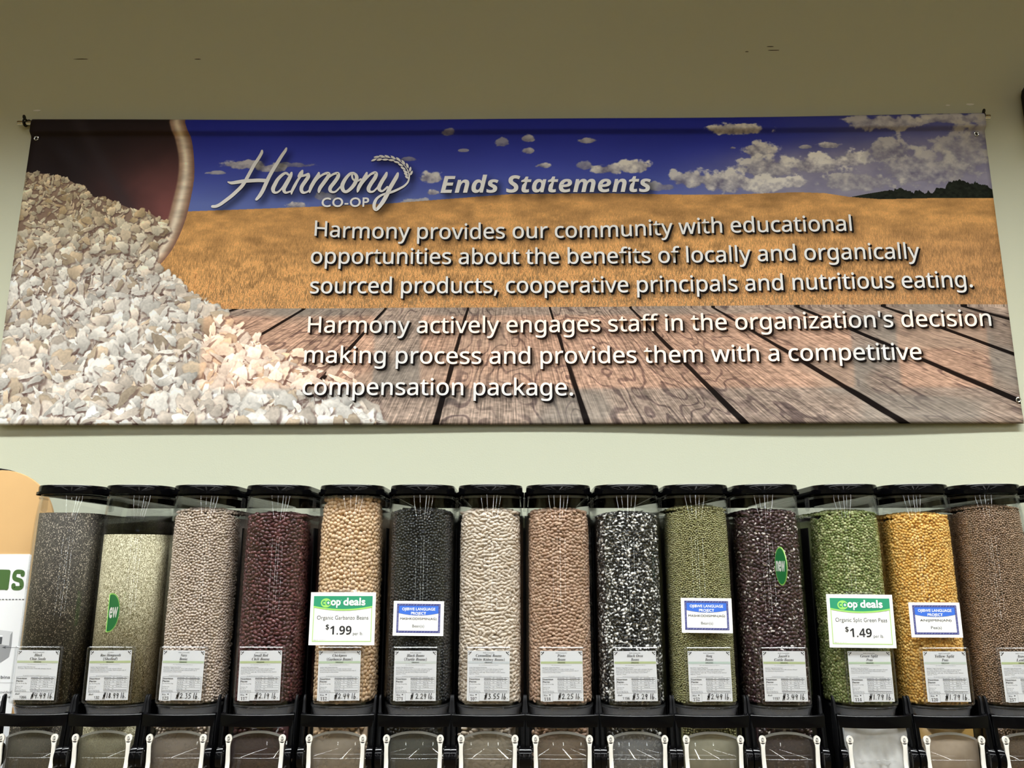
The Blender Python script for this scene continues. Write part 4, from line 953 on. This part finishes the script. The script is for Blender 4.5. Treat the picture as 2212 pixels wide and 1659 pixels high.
def label_card(i):
    (n1, n2), num, price, sticker, nl, short = LAB[i]
    rng = np.random.default_rng(50 + i); rnd = random.Random(i)
    r = empty('bin_label', (BX[i], -0.5095, 1.2155))
    r.rotation_euler = (0, math.radians(rnd.uniform(-0.7, 0.7)), 0)
    tag(r, 'white %s label with %s on its bin' % (short, 'handwritten price ' + price.replace('$ ', '$').replace(' lb.', '') if price else 'its right half cut off by the picture'), 'label', 'paper labels on the bins')
    MB().box(-LW / 2000, LW / 2000, -0.0006, 0.0, -LH / 2000, LH / 2000).build('card', M_paper, r)
    fn = lambda lift: (lambda v: np.c_[(v[:, 0] - LW / 2) / 1000, np.full(len(v), -lift), (v[:, 1] + LH / 2) / 1000])
    B = Flat().rect(1.0, -26.4, LW - 0.6, -21.8)
    mb_ = mat('label_band', lin(BANDC[i]), 0.55) if i in BANDC else M_band
    B.build('green_band', mb_, r, fn(0.0008))
    K = Flat()
    for side in (0, 1):
        for x, y in ((3, 2.6), (7.4, 2.6), (5.2, 4.9), (3.2, 7.2), (6.4, 3.8)):
            x = x if not side else LW - x; s = 1.0
            K.rect(x - s, -y - s * 0.9, x + s, -y + s * 0.9)
    for n, y in ((n1, 12.4), (n2, 20.2)):
        h = 5.7 if len(n) < 17 else 5.0
        K.text(serif_it(n, True), F_SANS, LW / 2, -y, h / CAPN, 'C', width=len(n) * 3.5, res=2)
    K.text('ORGANIC', F_GILL, LW / 2, -25.4, 2.5 / CAPG, 'C', width=17, bold=0.03, res=2)
    K.text('Nutrition', F_GILL, 5.5, -60.0, 3.0 / CAPG, 'L', width=22, bold=0.035, res=2); K.text('Facts:', F_GILL, 5.5, -65.2, 3.0 / CAPG, 'L', width=15, bold=0.035, res=2)
    K.rect(36.5, -58.9, 87.0, -57.9); K.rect(37.0, -82.6, 87.5, -81.8)
    if sticker: pass
    else:
        K.text(serif_it('Bin#'), F_SANS, 6, -92.2, 3.4 / CAPN, 'L', width=10, res=2)
        K.text(serif_it(num, False), F_SANS, 24, -99.5, 5.0 / CAPN, 'C', width=3.7 * len(num), res=2, fat=0.12)
    K.build('title_print', M_ink, r, fn(0.0010))['kind'] = 'stuff'
    G = Flat()
    G.text(serif_it('Bulk Commodity' if i != 1 else 'Product'), F_SANS, LW / 2, -5.0, 2.0 / CAPN, 'C', width=25 if i != 1 else 13, res=1)
    G.text('may contain allergens, product of more than one', F_GILL, LW / 2, -30.0, 1.5 / CAPG, 'C', width=43, res=1)
    full = (n1 + ' ' + n2.strip('()')).title()
    for k in range(nl):
        t = LINES[k] % full if k == 0 else LINES[k]
        wd = (38 if k == 0 else 78 - 5 * ((k * 7 + i) % 3)) if k < nl - 1 or nl == 2 else (22 if nl == 5 else 40)
        G.text(t, F_GILL, 4.5, -(35.6 + 3.25 * k), 2.0 / CAPG, 'L', width=wd, res=1, bold=0.01)
    G.text('An ingredient statement is available at the service desk', F_GILL, LW / 2, -53.2, 1.5 / CAPG, 'C', width=56, res=1)
    G.frame(4.5, -86.6, 89.5, -54.6, 0.4)
    for y in (63.0, 67.6, 72.0, 76.8): G.rect(36.5, -y - 0.35, 88, -y)
    for k, y in enumerate((57.2, 61.8, 66.4, 70.8, 75.6, 80.4)):
        for x, t, wd in ((37, ('Amount/serving', 'Total Fat 0.5g', 'Sat. Fat 0g', 'Trans Fat 0g', 'Cholest. 0mg', 'Sodium 10mg')[k], 14), (55.5, ('%DV*', '1%', '0%', '', '0%', '0%')[k], 5), (64, ('Amount/serving', 'Total Carb. 21g', 'Fiber 9g', 'Sugars 1g', 'Protein 7g', '')[k], 13), (81, ('%DV*', '7%', '36%', '', '', '')[k], 5)):
            if t: G.text(t, F_GILL, x, -y, 2.0 / CAPG, 'L', width=wd * (0.6 + 0.03 * len(t)), res=1, bold=0.012)
    G.text('Vitamin A 0%  Vitamin C 4%  Calcium 4%  Iron 10%', F_GILL, 38, -85.6, 1.9 / CAPG, 'L', width=49, res=1, bold=0.01)
    for y, t, wd in ((69.6, 'Serv. Size 1/4 cup (35g)', 23), (76.2, 'Calories 120', 15), (79.6, 'Fat Cal. 5', 12), (83.4, 'Percent Daily Values are', 23), (85.8, 'based on a 2,000 calorie diet.', 24)):
        G.text(t, F_GILL, 5.5, -y, 1.8 / CAPG, 'L', width=wd, res=1, bold=0.008)
    if not sticker: G.text('Rev. 4/19 printed in store', F_GILL, 3, -101.6, 1.2 / CAPG, 'L', width=40, res=1)
    G.build('small_print', M_grey, r, fn(0.0009))['kind'] = 'stuff'
    if sticker:
        st = MB().box(-LW / 2000 + 0.0045, -LW / 2000 + 0.0265, -0.0010, -0.0006, -LH / 2000 - 0.0012, -LH / 2000 + 0.0148).build('number_sticker', M_paper, r)
        Q = Flat(); Q.text(serif_b('Bin'), F_SANS, 6.5, -93.0, 3.6 / CAPN, 'L', width=8.5, res=2); Q.rect(18.5, -91.6, 21.3, -89.4); Q.frame(4.4, -LH - 1.2, 26.6, -LH + 14.9, 0.3)
        Q.build('sticker_frame', M_grey, r, fn(0.0012))['kind'] = 'stuff'
        Q = Flat(); Q.text(serif_b(num), F_SANS, 14.5, -102.0, 6.6 / CAPN, 'C', width=4.6 * len(num), res=2); Q.build('bin_number', M_ink, r, fn(0.0012))['kind'] = 'stuff'
    if price:
        H_ = Flat(); handwrite(H_, price, 36.5 if i else 40, 90.0 if i else 93, 88.3, 10.2, 1.35, rng); H_.build('handwritten_price', M_mark, r, fn(0.0013))['kind'] = 'stuff'
    return r
for i in range(14): label_card(i)

# ------------------------------------------------------------------ price cards and language cards on the bins
M_card = mat('card_stock', lin((250, 251, 250)), 0.5, 0, 0.35)
M_green = mat('deal_green', lin((44, 150, 112)), 0.5); M_lime = mat('lime_print', lin((160, 222, 112)), 0.5); M_limed = mat('lime_frame', lin((184, 214, 150)), 0.5); M_whitep = mat('white_print', lin((248, 252, 250)), 0.5)
M_blue = mat('blue_print', lin((60, 112, 218)), 0.5); M_navy = mat('navy_print', lin((58, 64, 128)), 0.5); M_lav = mat('lavender_print', lin((168, 172, 214)), 0.5); M_gry2 = mat('charcoal_print', lin((72, 74, 80)), 0.55)
def arc_pts(x0, x1, y, dip, n=16): return [(x0 + (x1 - x0) * k / n, y - dip * (1 - (2 * k / n - 1) ** 2)) for k in range(n + 1)]
def deal_card(x, z, rot, name, price, wname, label):
    W, H = 144.0, 112.0
    r = empty('price_card', (x, -0.5145, z)); r.rotation_euler = (math.radians(0), math.radians(rot), 0)
    tag(r, label, 'sign', 'green price cards')
    fn = lambda lift: (lambda v: np.c_[v[:, 0] / 1000, np.full(len(v), -lift), v[:, 1] / 1000])
    MB().box(-W / 2000, W / 2000, -0.0007, 0, -H / 2000, H / 2000).build('card', M_card, r)
    MB().box(-0.030, 0.030, 0.0, 0.0012, -H / 2000 + 0.01, H / 2000 + 0.006).box(-0.03, 0.03, 0.0012, 0.0080, 0.0, 0.0015).build('clear_clip', M_clear2, r)
    x0, x1, yb, yt = -65.0, 65.0, -49.0, 48.0
    F = Flat(); F.frame(x0, yb, x1, yt, 2.2); F.build('lime_border', M_limed, r, fn(0.0009))
    top = arc_pts(x0, x1, 27.0, 6.8); low = arc_pts(x0, x1, 23.8, 6.8)
    F = Flat(); F.add(top + low, [q for k in range(16) for q in ((k, 17 + k, 18 + k), (k, 18 + k, k + 1))]); F.build('lime_arc', M_lime, r, fn(0.0011))
    F = Flat(); F.add(top + [(p[0], yt) for p in top], [q for k in range(16) for q in ((k, k + 1, 18 + k), (k, 18 + k, 17 + k))]); F.build('green_header', M_green, r, fn(0.0010))
    F = Flat(); F.ell(-37.6, 33.2, 11.6, 9.8, n=30); F.build('lime_disc', M_lime, r, fn(0.0012))
    F = Flat(); F.text('c', F_GILL, -46.2, 29.0, 9.0 / 0.47, 'L', width=7.0, bold=0.028, res=3)
    t_ = np.linspace(0, 2 * PI, 28, endpoint=False)
    F.ell(-32.6, 33.4, 5.3, 5.1, n=28)
    F.build('emblem_letters', M_green, r, fn(0.0013))['kind'] = 'stuff'
    F = Flat(); F.rect(-35.6, 32.5, -29.6, 34.3); F.rect(-33.5, 34.3, -31.7, 36.4); F.rect(-33.5, 30.4, -31.7, 32.5)
    F.text('op', F_GILL, -27.2, 28.6, 22.5, 'L', width=22, bold=0.045, res=3); F.text('deals', F_GILL, 0.5, 28.6, 22.5, 'L', width=49, bold=0.045, res=3); F.rect(-5.5, 38.6, -3.4, 39.2)
    F.build('header_lettering', M_whitep, r, fn(0.0014))['kind'] = 'stuff'
    F = Flat(); F.text(name, F_GILL, 0.5, -2.0, 8.4 / CAPG, 'C', width=wname, res=3); F.text('per lb.', F_GILL, 24.5, -34.6, 6.6 / CAPG, 'L', width=22, res=3); F.text('Expires 10/1/2019', F_GILL, -61, -46.0, 1.8 / CAPG, 'L', width=25, res=1)
    F.build('name_print', M_gry2, r, fn(0.0010))['kind'] = 'stuff'
    F = Flat(); F.text('$', F_GILL, -36.0, -22.5, 10.0 / CAPG, 'L', width=7.6, bold=0.02, res=3); F.text(''.join(chr(0x1D7EC + ord(c) - 48) if c.isdigit() and HAVE_MATH else c for c in price), F_SANS, -26.0, -33.5, 18.0 / CAPN, 'L', width=47, res=4)
    F.build('price_print', M_ink, r, fn(0.0010))['kind'] = 'stuff'
deal_card(-0.3432, 1.3348, 0.0, 'Organic Garbanzo Beans', '1.99', 113, 'green and white price card reading 1.99 in front of the tan chickpeas')
deal_card(0.7905, 1.3306, 0.6, 'Organic Split Green Peas', '1.49', 112, 'green and white price card reading 1.49 in front of the green split peas')
def word_card(x, z, rot, word, sub, ww, label):
    W, H = 111.0, 73.5
    r = empty('language_card', (x, -0.5130, z)); r.rotation_euler = (0, math.radians(rot), 0)
    tag(r, label, 'sign', 'blue bordered language cards')
    fn = lambda lift: (lambda v: np.c_[v[:, 0] / 1000, np.full(len(v), -lift), v[:, 1] / 1000])
    MB().box(-W / 2000, W / 2000, -0.0007, 0, -H / 2000, H / 2000).build('card', M_card, r)
    MB().box(-0.012, 0.012, 0.0, 0.0075, -0.008, 0.008).build('tape_pad', M_clear2, r)
    x0, x1, yb, yt, w_ = -48.0, 48.0, -30.5, 31.0, 4.4
    F = Flat().frame(x0, yb, x1, yt, w_); F.build('beaded_border', M_navy, r, fn(0.0009))
    F = Flat(); rg = random.Random(word)
    for k in range(30):
        for yy in (yb + w_ / 2, yt - w_ / 2):
            xx = x0 + 2.5 + (x1 - x0 - 5) * k / 29; h = 1.5 if k % 3 else 0.8
            F.poly([(xx - 1.3, yy - h * (1 if k % 2 else -1)), (xx + 0.6, yy - h * 0.2), (xx + 1.3, yy + h * (1 if k % 2 else -1)), (xx - 0.5, yy + h * 0.3)])
    for k in range(17):
        for xx in (x0 + w_ / 2, x1 - w_ / 2):
            yy = yb + 5 + (yt - yb - 10) * k / 16; h = 1.5 if k % 3 else 0.8
            F.poly([(xx - h, yy - 1.2), (xx + h * 0.3, yy - 0.4), (xx + h, yy + 1.2), (xx - h * 0.3, yy + 0.5)])
    F.build('border_beads', M_lav, r, fn(0.0010))['kind'] = 'stuff'
    top = arc_pts(x0 + w_, x1 - w_, 11.0, 4.6); F = Flat(); F.add(top + [(p[0], yt - w_) for p in top], [q for k in range(16) for q in ((k, k + 1, 18 + k), (k, 18 + k, 17 + k))]); F.build('blue_header', M_blue, r, fn(0.0010))
    F = Flat(); F.text('OJIBWE LANGUAGE', F_GILL, 0, 17.0, 5.6 / CAPG, 'C', width=73, bold=0.03, res=3); F.text('PROJECT', F_GILL, 0, 8.0, 5.6 / CAPG, 'C', width=33, bold=0.03, res=3); F.build('header_lettering', M_whitep, r, fn(0.0012))['kind'] = 'stuff'
    F = Flat(); F.text(word, F_GILL, 0, -3.0, 4.6 / CAPG, 'C', width=ww, bold=0.018, res=3); F.build('word_print', M_ink, r, fn(0.0010))['kind'] = 'stuff'
    F = Flat(); F.text(sub, F_GILL, 0, -19.0, 6.0 / CAPG, 'C', width=26 if len(sub) > 6 else 23, res=3); F.build('meaning_print', M_gry2, r, fn(0.0010))['kind'] = 'stuff'
word_card(-0.1762, 1.3352, 0.5, 'MASHKODIISIMIN(AG)', 'Bean(s)', 80, 'blue bordered language card on the bin of black beans')
word_card(0.4558, 1.3418, 0.6, 'MASHKODIISIMIN(AG)', 'Bean(s)', 80, 'blue bordered language card on the bin of green mung beans')
word_card(0.9530, 1.3328, 0.2, 'ANIJIIMIN(AN)', 'Pea(s)', 68, 'blue bordered language card on the bin of yellow split peas')
# upright discs that stick out from two bins
def disc(x, yc, z, face, cut, label):
    r = empty('new_disc', (x, yc, z)); tag(r, label, 'sign', 'round green discs reading new')
    R_ = 41.0; t_ = np.linspace(0, 2 * PI, 48, endpoint=False)
    pts = np.c_[R_ * np.cos(t_), R_ * np.sin(t_)]
    clip = lambda p, lim: np.c_[np.maximum(p[:, 0], lim), p[:, 1]] if cut is not None else p
    def fn(lift): return lambda v: np.c_[np.full(len(v), face * (0.0006 + lift)), v[:, 0] * face / 1000, v[:, 1] / 1000]
    o = clip(pts, cut); MB().xprism([(p[0] * face / 1000, p[1] / 1000) for p in o], -0.0006, 0.0006).build('disc', M_lime, r)
    Flat().poly(clip(pts * 0.93, cut if cut is None else cut)).build('green_face', M_green2, r, fn(0.0003))
    F = Flat(); v, t = text_tris('new' if cut is None else 'ew', F_GILL, 0.04, 4); v = v.copy()
    v[:, 0] = (v[:, 0] - (v[:, 0].min() + v[:, 0].max()) / 2) * (62 if cut is None else 38) / (v[:, 0].max() - v[:, 0].min()) + (0 if cut is None else 12.5); v[:, 1] = v[:, 1] * 44 - 10
    F.add(v, t); F.build('lettering', M_whitep, r, fn(0.0006))['kind'] = 'stuff'
    yb_ = sorted(((R_ - 4) * (1 if face > 0 else -1) / 1000, (R_ + 2) * (1 if face > 0 else -1) / 1000))
    MB().box(-0.0012, 0.0012, yb_[0], yb_[1], -0.012, 0.012).build('clear_tab', M_clear2, r)
M_green2 = mat('disc_green', lin((20, 128, 66)), 0.45)
disc(0.6150, -0.5475, 1.4474, -1, None, 'whole green disc reading new standing out from the maroon speckled bean bin')
disc(-0.8420, -0.5475, 1.3488, 1, -9.5, 'cut green disc showing only ew on the bin of hemp seeds')
# plastic bag hung over the hooks of the green split pea bin
bp_ = []
for k in range(22):
    z = 1.1115 - 0.0068 * k; bp_.append([(BX[11] - 0.066 + 0.132 * j / 24 + 0.0008 * math.sin(k * 1.3 + j), -0.5062 - 0.0011 * math.sin(j * 0.55 + k * 0.25) * min(1, k / 4) - 0.0009 * math.sin(j * 1.9 - k * 0.6) * min(1, k / 6), z) for j in range(25)])
bag = MB().grid(bp_).grid([[(x, y + 0.0006, z) for x, y, z in r] for r in bp_]).build('plastic_bag', clear_mat('frosted_film', tint=(0.95, 0.95, 0.95), rough=0.2, haze=0.34, hazecol=(0.86, 0.87, 0.87)), None, smooth=True)
tag(bag, 'frosted plastic bag hanging from the hooks of the green split pea bin', 'bag')

# ------------------------------------------------------------------ arched display board at the far left
M_kraft = mat('kraft_paper', lin((200, 162, 112)), 0.7, 0, 0.2, noise=(6, 0.10)); M_pan = mat('white_panel', lin((236, 238, 242)), 0.55)
M_leaf = mat('leaf_green_print', lin((70, 104, 52)), 0.6); M_pg = mat('mid_grey_print', lin((150, 152, 156)), 0.6); M_pd = mat('dark_grey_print', lin((74, 76, 82)), 0.6); M_pl = mat('light_grey_print', lin((206, 208, 212)), 0.6)
brd = empty('display_board', (-1.262, -0.33, ZB)); tag(brd, 'tan arched display board with white panel and green letters beside the leftmost bin', 'sign')
def arch(cx, cz, R_, zb, n=28): return [(cx + R_ * math.cos(PI * k / n), cz + R_ * math.sin(PI * k / n)) for k in range(n + 1)] + [(cx - R_, zb), (cx + R_, zb)]
MB().yprism(arch(0, 1.535 - ZB, 0.1485, 0.0), 0.0, 0.008).build('board', M_kraft, brd, bevel=0.0012)
MB().yprism(arch(-0.029, 1.5425 - ZB, 0.1480, 0.2), 0.012, 0.030).build('black_backing', M_blackm, brd, bevel=0.002)
def bx_(p): return [(x + 1.262, z - ZB) for x, z in p]
pn = MB().yprism(bx_([(-1.400, 1.4756), (-1.163, 1.4756), (-1.1585, 1.4712), (-1.1585, 0.97), (-1.400, 0.97)]), -0.0015, 0.0).build('white_panel', M_pan, brd)
fnb = lambda lift: (lambda v: np.c_[v[:, 0] / 1000, np.full(len(v), -0.0015 - lift), v[:, 1] / 1000])
def bmm(p): return [((x + 1.262) * 1000, (z - ZB) * 1000) for x, z in p]
F = Flat()
def tri_poly(F, pts):
    me = bpy.data.meshes.new('t'); bm = bmesh.new(); f_ = bm.faces.new([bm.verts.new((x, z, 0)) for x, z in pts]); bmesh.ops.triangulate(bm, faces=[f_]); bm.verts.index_update()
    F.add([v.co[:2] for v in bm.verts], [[q.index for q in f.verts] for f in bm.faces]); bm.free(); bpy.data.meshes.remove(me)
for path in ([(-1.1738, 1.4262), (-1.1760, 1.4322), (-1.1912, 1.4322), (-1.1926, 1.4178), (-1.1760, 1.4108), (-1.1742, 1.3962), (-1.1905, 1.3948), (-1.1932, 1.4012)],
             [(-1.2098, 1.4330), (-1.2098, 1.4150), (-1.2098, 1.3945)], [(-1.2098, 1.4330), (-1.2250, 1.4335), (-1.2400, 1.4335)], [(-1.2098, 1.4150), (-1.2400, 1.4150)], [(-1.2098, 1.3958), (-1.2400, 1.3958)]):
    F.stroke(bmm(path), 10.4, 6)
F.rect(*bmm([(-1.2400, 1.3995)])[0], *bmm([(-1.2115, 1.4335)])[0])
F.build('green_letters', M_leaf, brd, fnb(0.0003))['kind'] = 'stuff'
F = Flat()
for k in range(9): F.rect(*bmm([(-1.2330 + k * 0.0082, 1.3668)])[0], *bmm([(-1.2280 + k * 0.0082, 1.3686)])[0])
F.rect(*bmm([(-1.195, 1.2556)])[0], *bmm([(-1.1595, 1.2564)])[0]); tri_poly(F, bmm([(-1.2015, 1.2560), (-1.1905, 1.2592), (-1.1940, 1.2560), (-1.1905, 1.2528)]))
tri_poly(F, bmm([(-1.2300, 1.2800), (-1.2035, 1.2800), (-1.2035, 1.2640), (-1.2300, 1.2600)]))
F.build('dark_print', M_pd, brd, fnb(0.0006))['kind'] = 'stuff'
F = Flat(); tri_poly(F, bmm([(-1.2350, 1.2985), (-1.1805, 1.2925), (-1.1850, 1.2845), (-1.2350, 1.2860)])); tri_poly(F, bmm([(-1.2035, 1.2850), (-1.1850, 1.2845), (-1.1850, 1.2600), (-1.2035, 1.2620)])); F.build('light_print', M_pl, brd, fnb(0.0003))['kind'] = 'stuff'
F = Flat(); tri_poly(F, bmm([(-1.1850, 1.2845), (-1.1805, 1.2925), (-1.1790, 1.2560), (-1.1820, 1.2340), (-1.2050, 1.2180), (-1.2350, 1.2300), (-1.2350, 1.2600), (-1.2035, 1.2620), (-1.1850, 1.2600)])); F.build('grey_print', M_pg, brd, fnb(0.0004))['kind'] = 'stuff'
F = Flat()
for t, xr_, z, h, wd, bo in (('bins', -1.1726, 1.1845, 0.0062, 0.0225, 0.02), ('rovided', -1.1650, 1.1512, 0.0056, 0.031, 0), ('s little', -1.1660, 1.1405, 0.0056, 0.027, 0), ('d.', -1.1815, 1.1290, 0.0056, 0.0085, 0), ('to', -1.1775, 1.1205, 0.0056, 0.0085, 0), ('re', -1.1775, 1.1112, 0.0048, 0.0085, 0)):
    p = bmm([(xr_, z)])[0]; F.text(t, F_GILL, p[0], p[1], h * 1000 / 0.62, 'R', width=wd * 1000, bold=bo, res=3)
p, q = bmm([(-1.235, 1.1748), (-1.1635, 1.1753)]); F.rect(*p, *q)
F.build('text_print', M_gry2, brd, fnb(0.0003))['kind'] = 'stuff'

# plain dark box for something unidentified on the wall just past the right edge
dark_box = MB().box(1.6585, 1.82, -0.10, 0.0155, 2.800, 2.952).build('dark_wall_box', mat('box_black', (0.012, 0.011, 0.008), 0.7, 0, 0.2), None, bevel=0.03)
tag(dark_box, 'dark box on the wall cut off at the right edge beyond the banner', 'speaker')
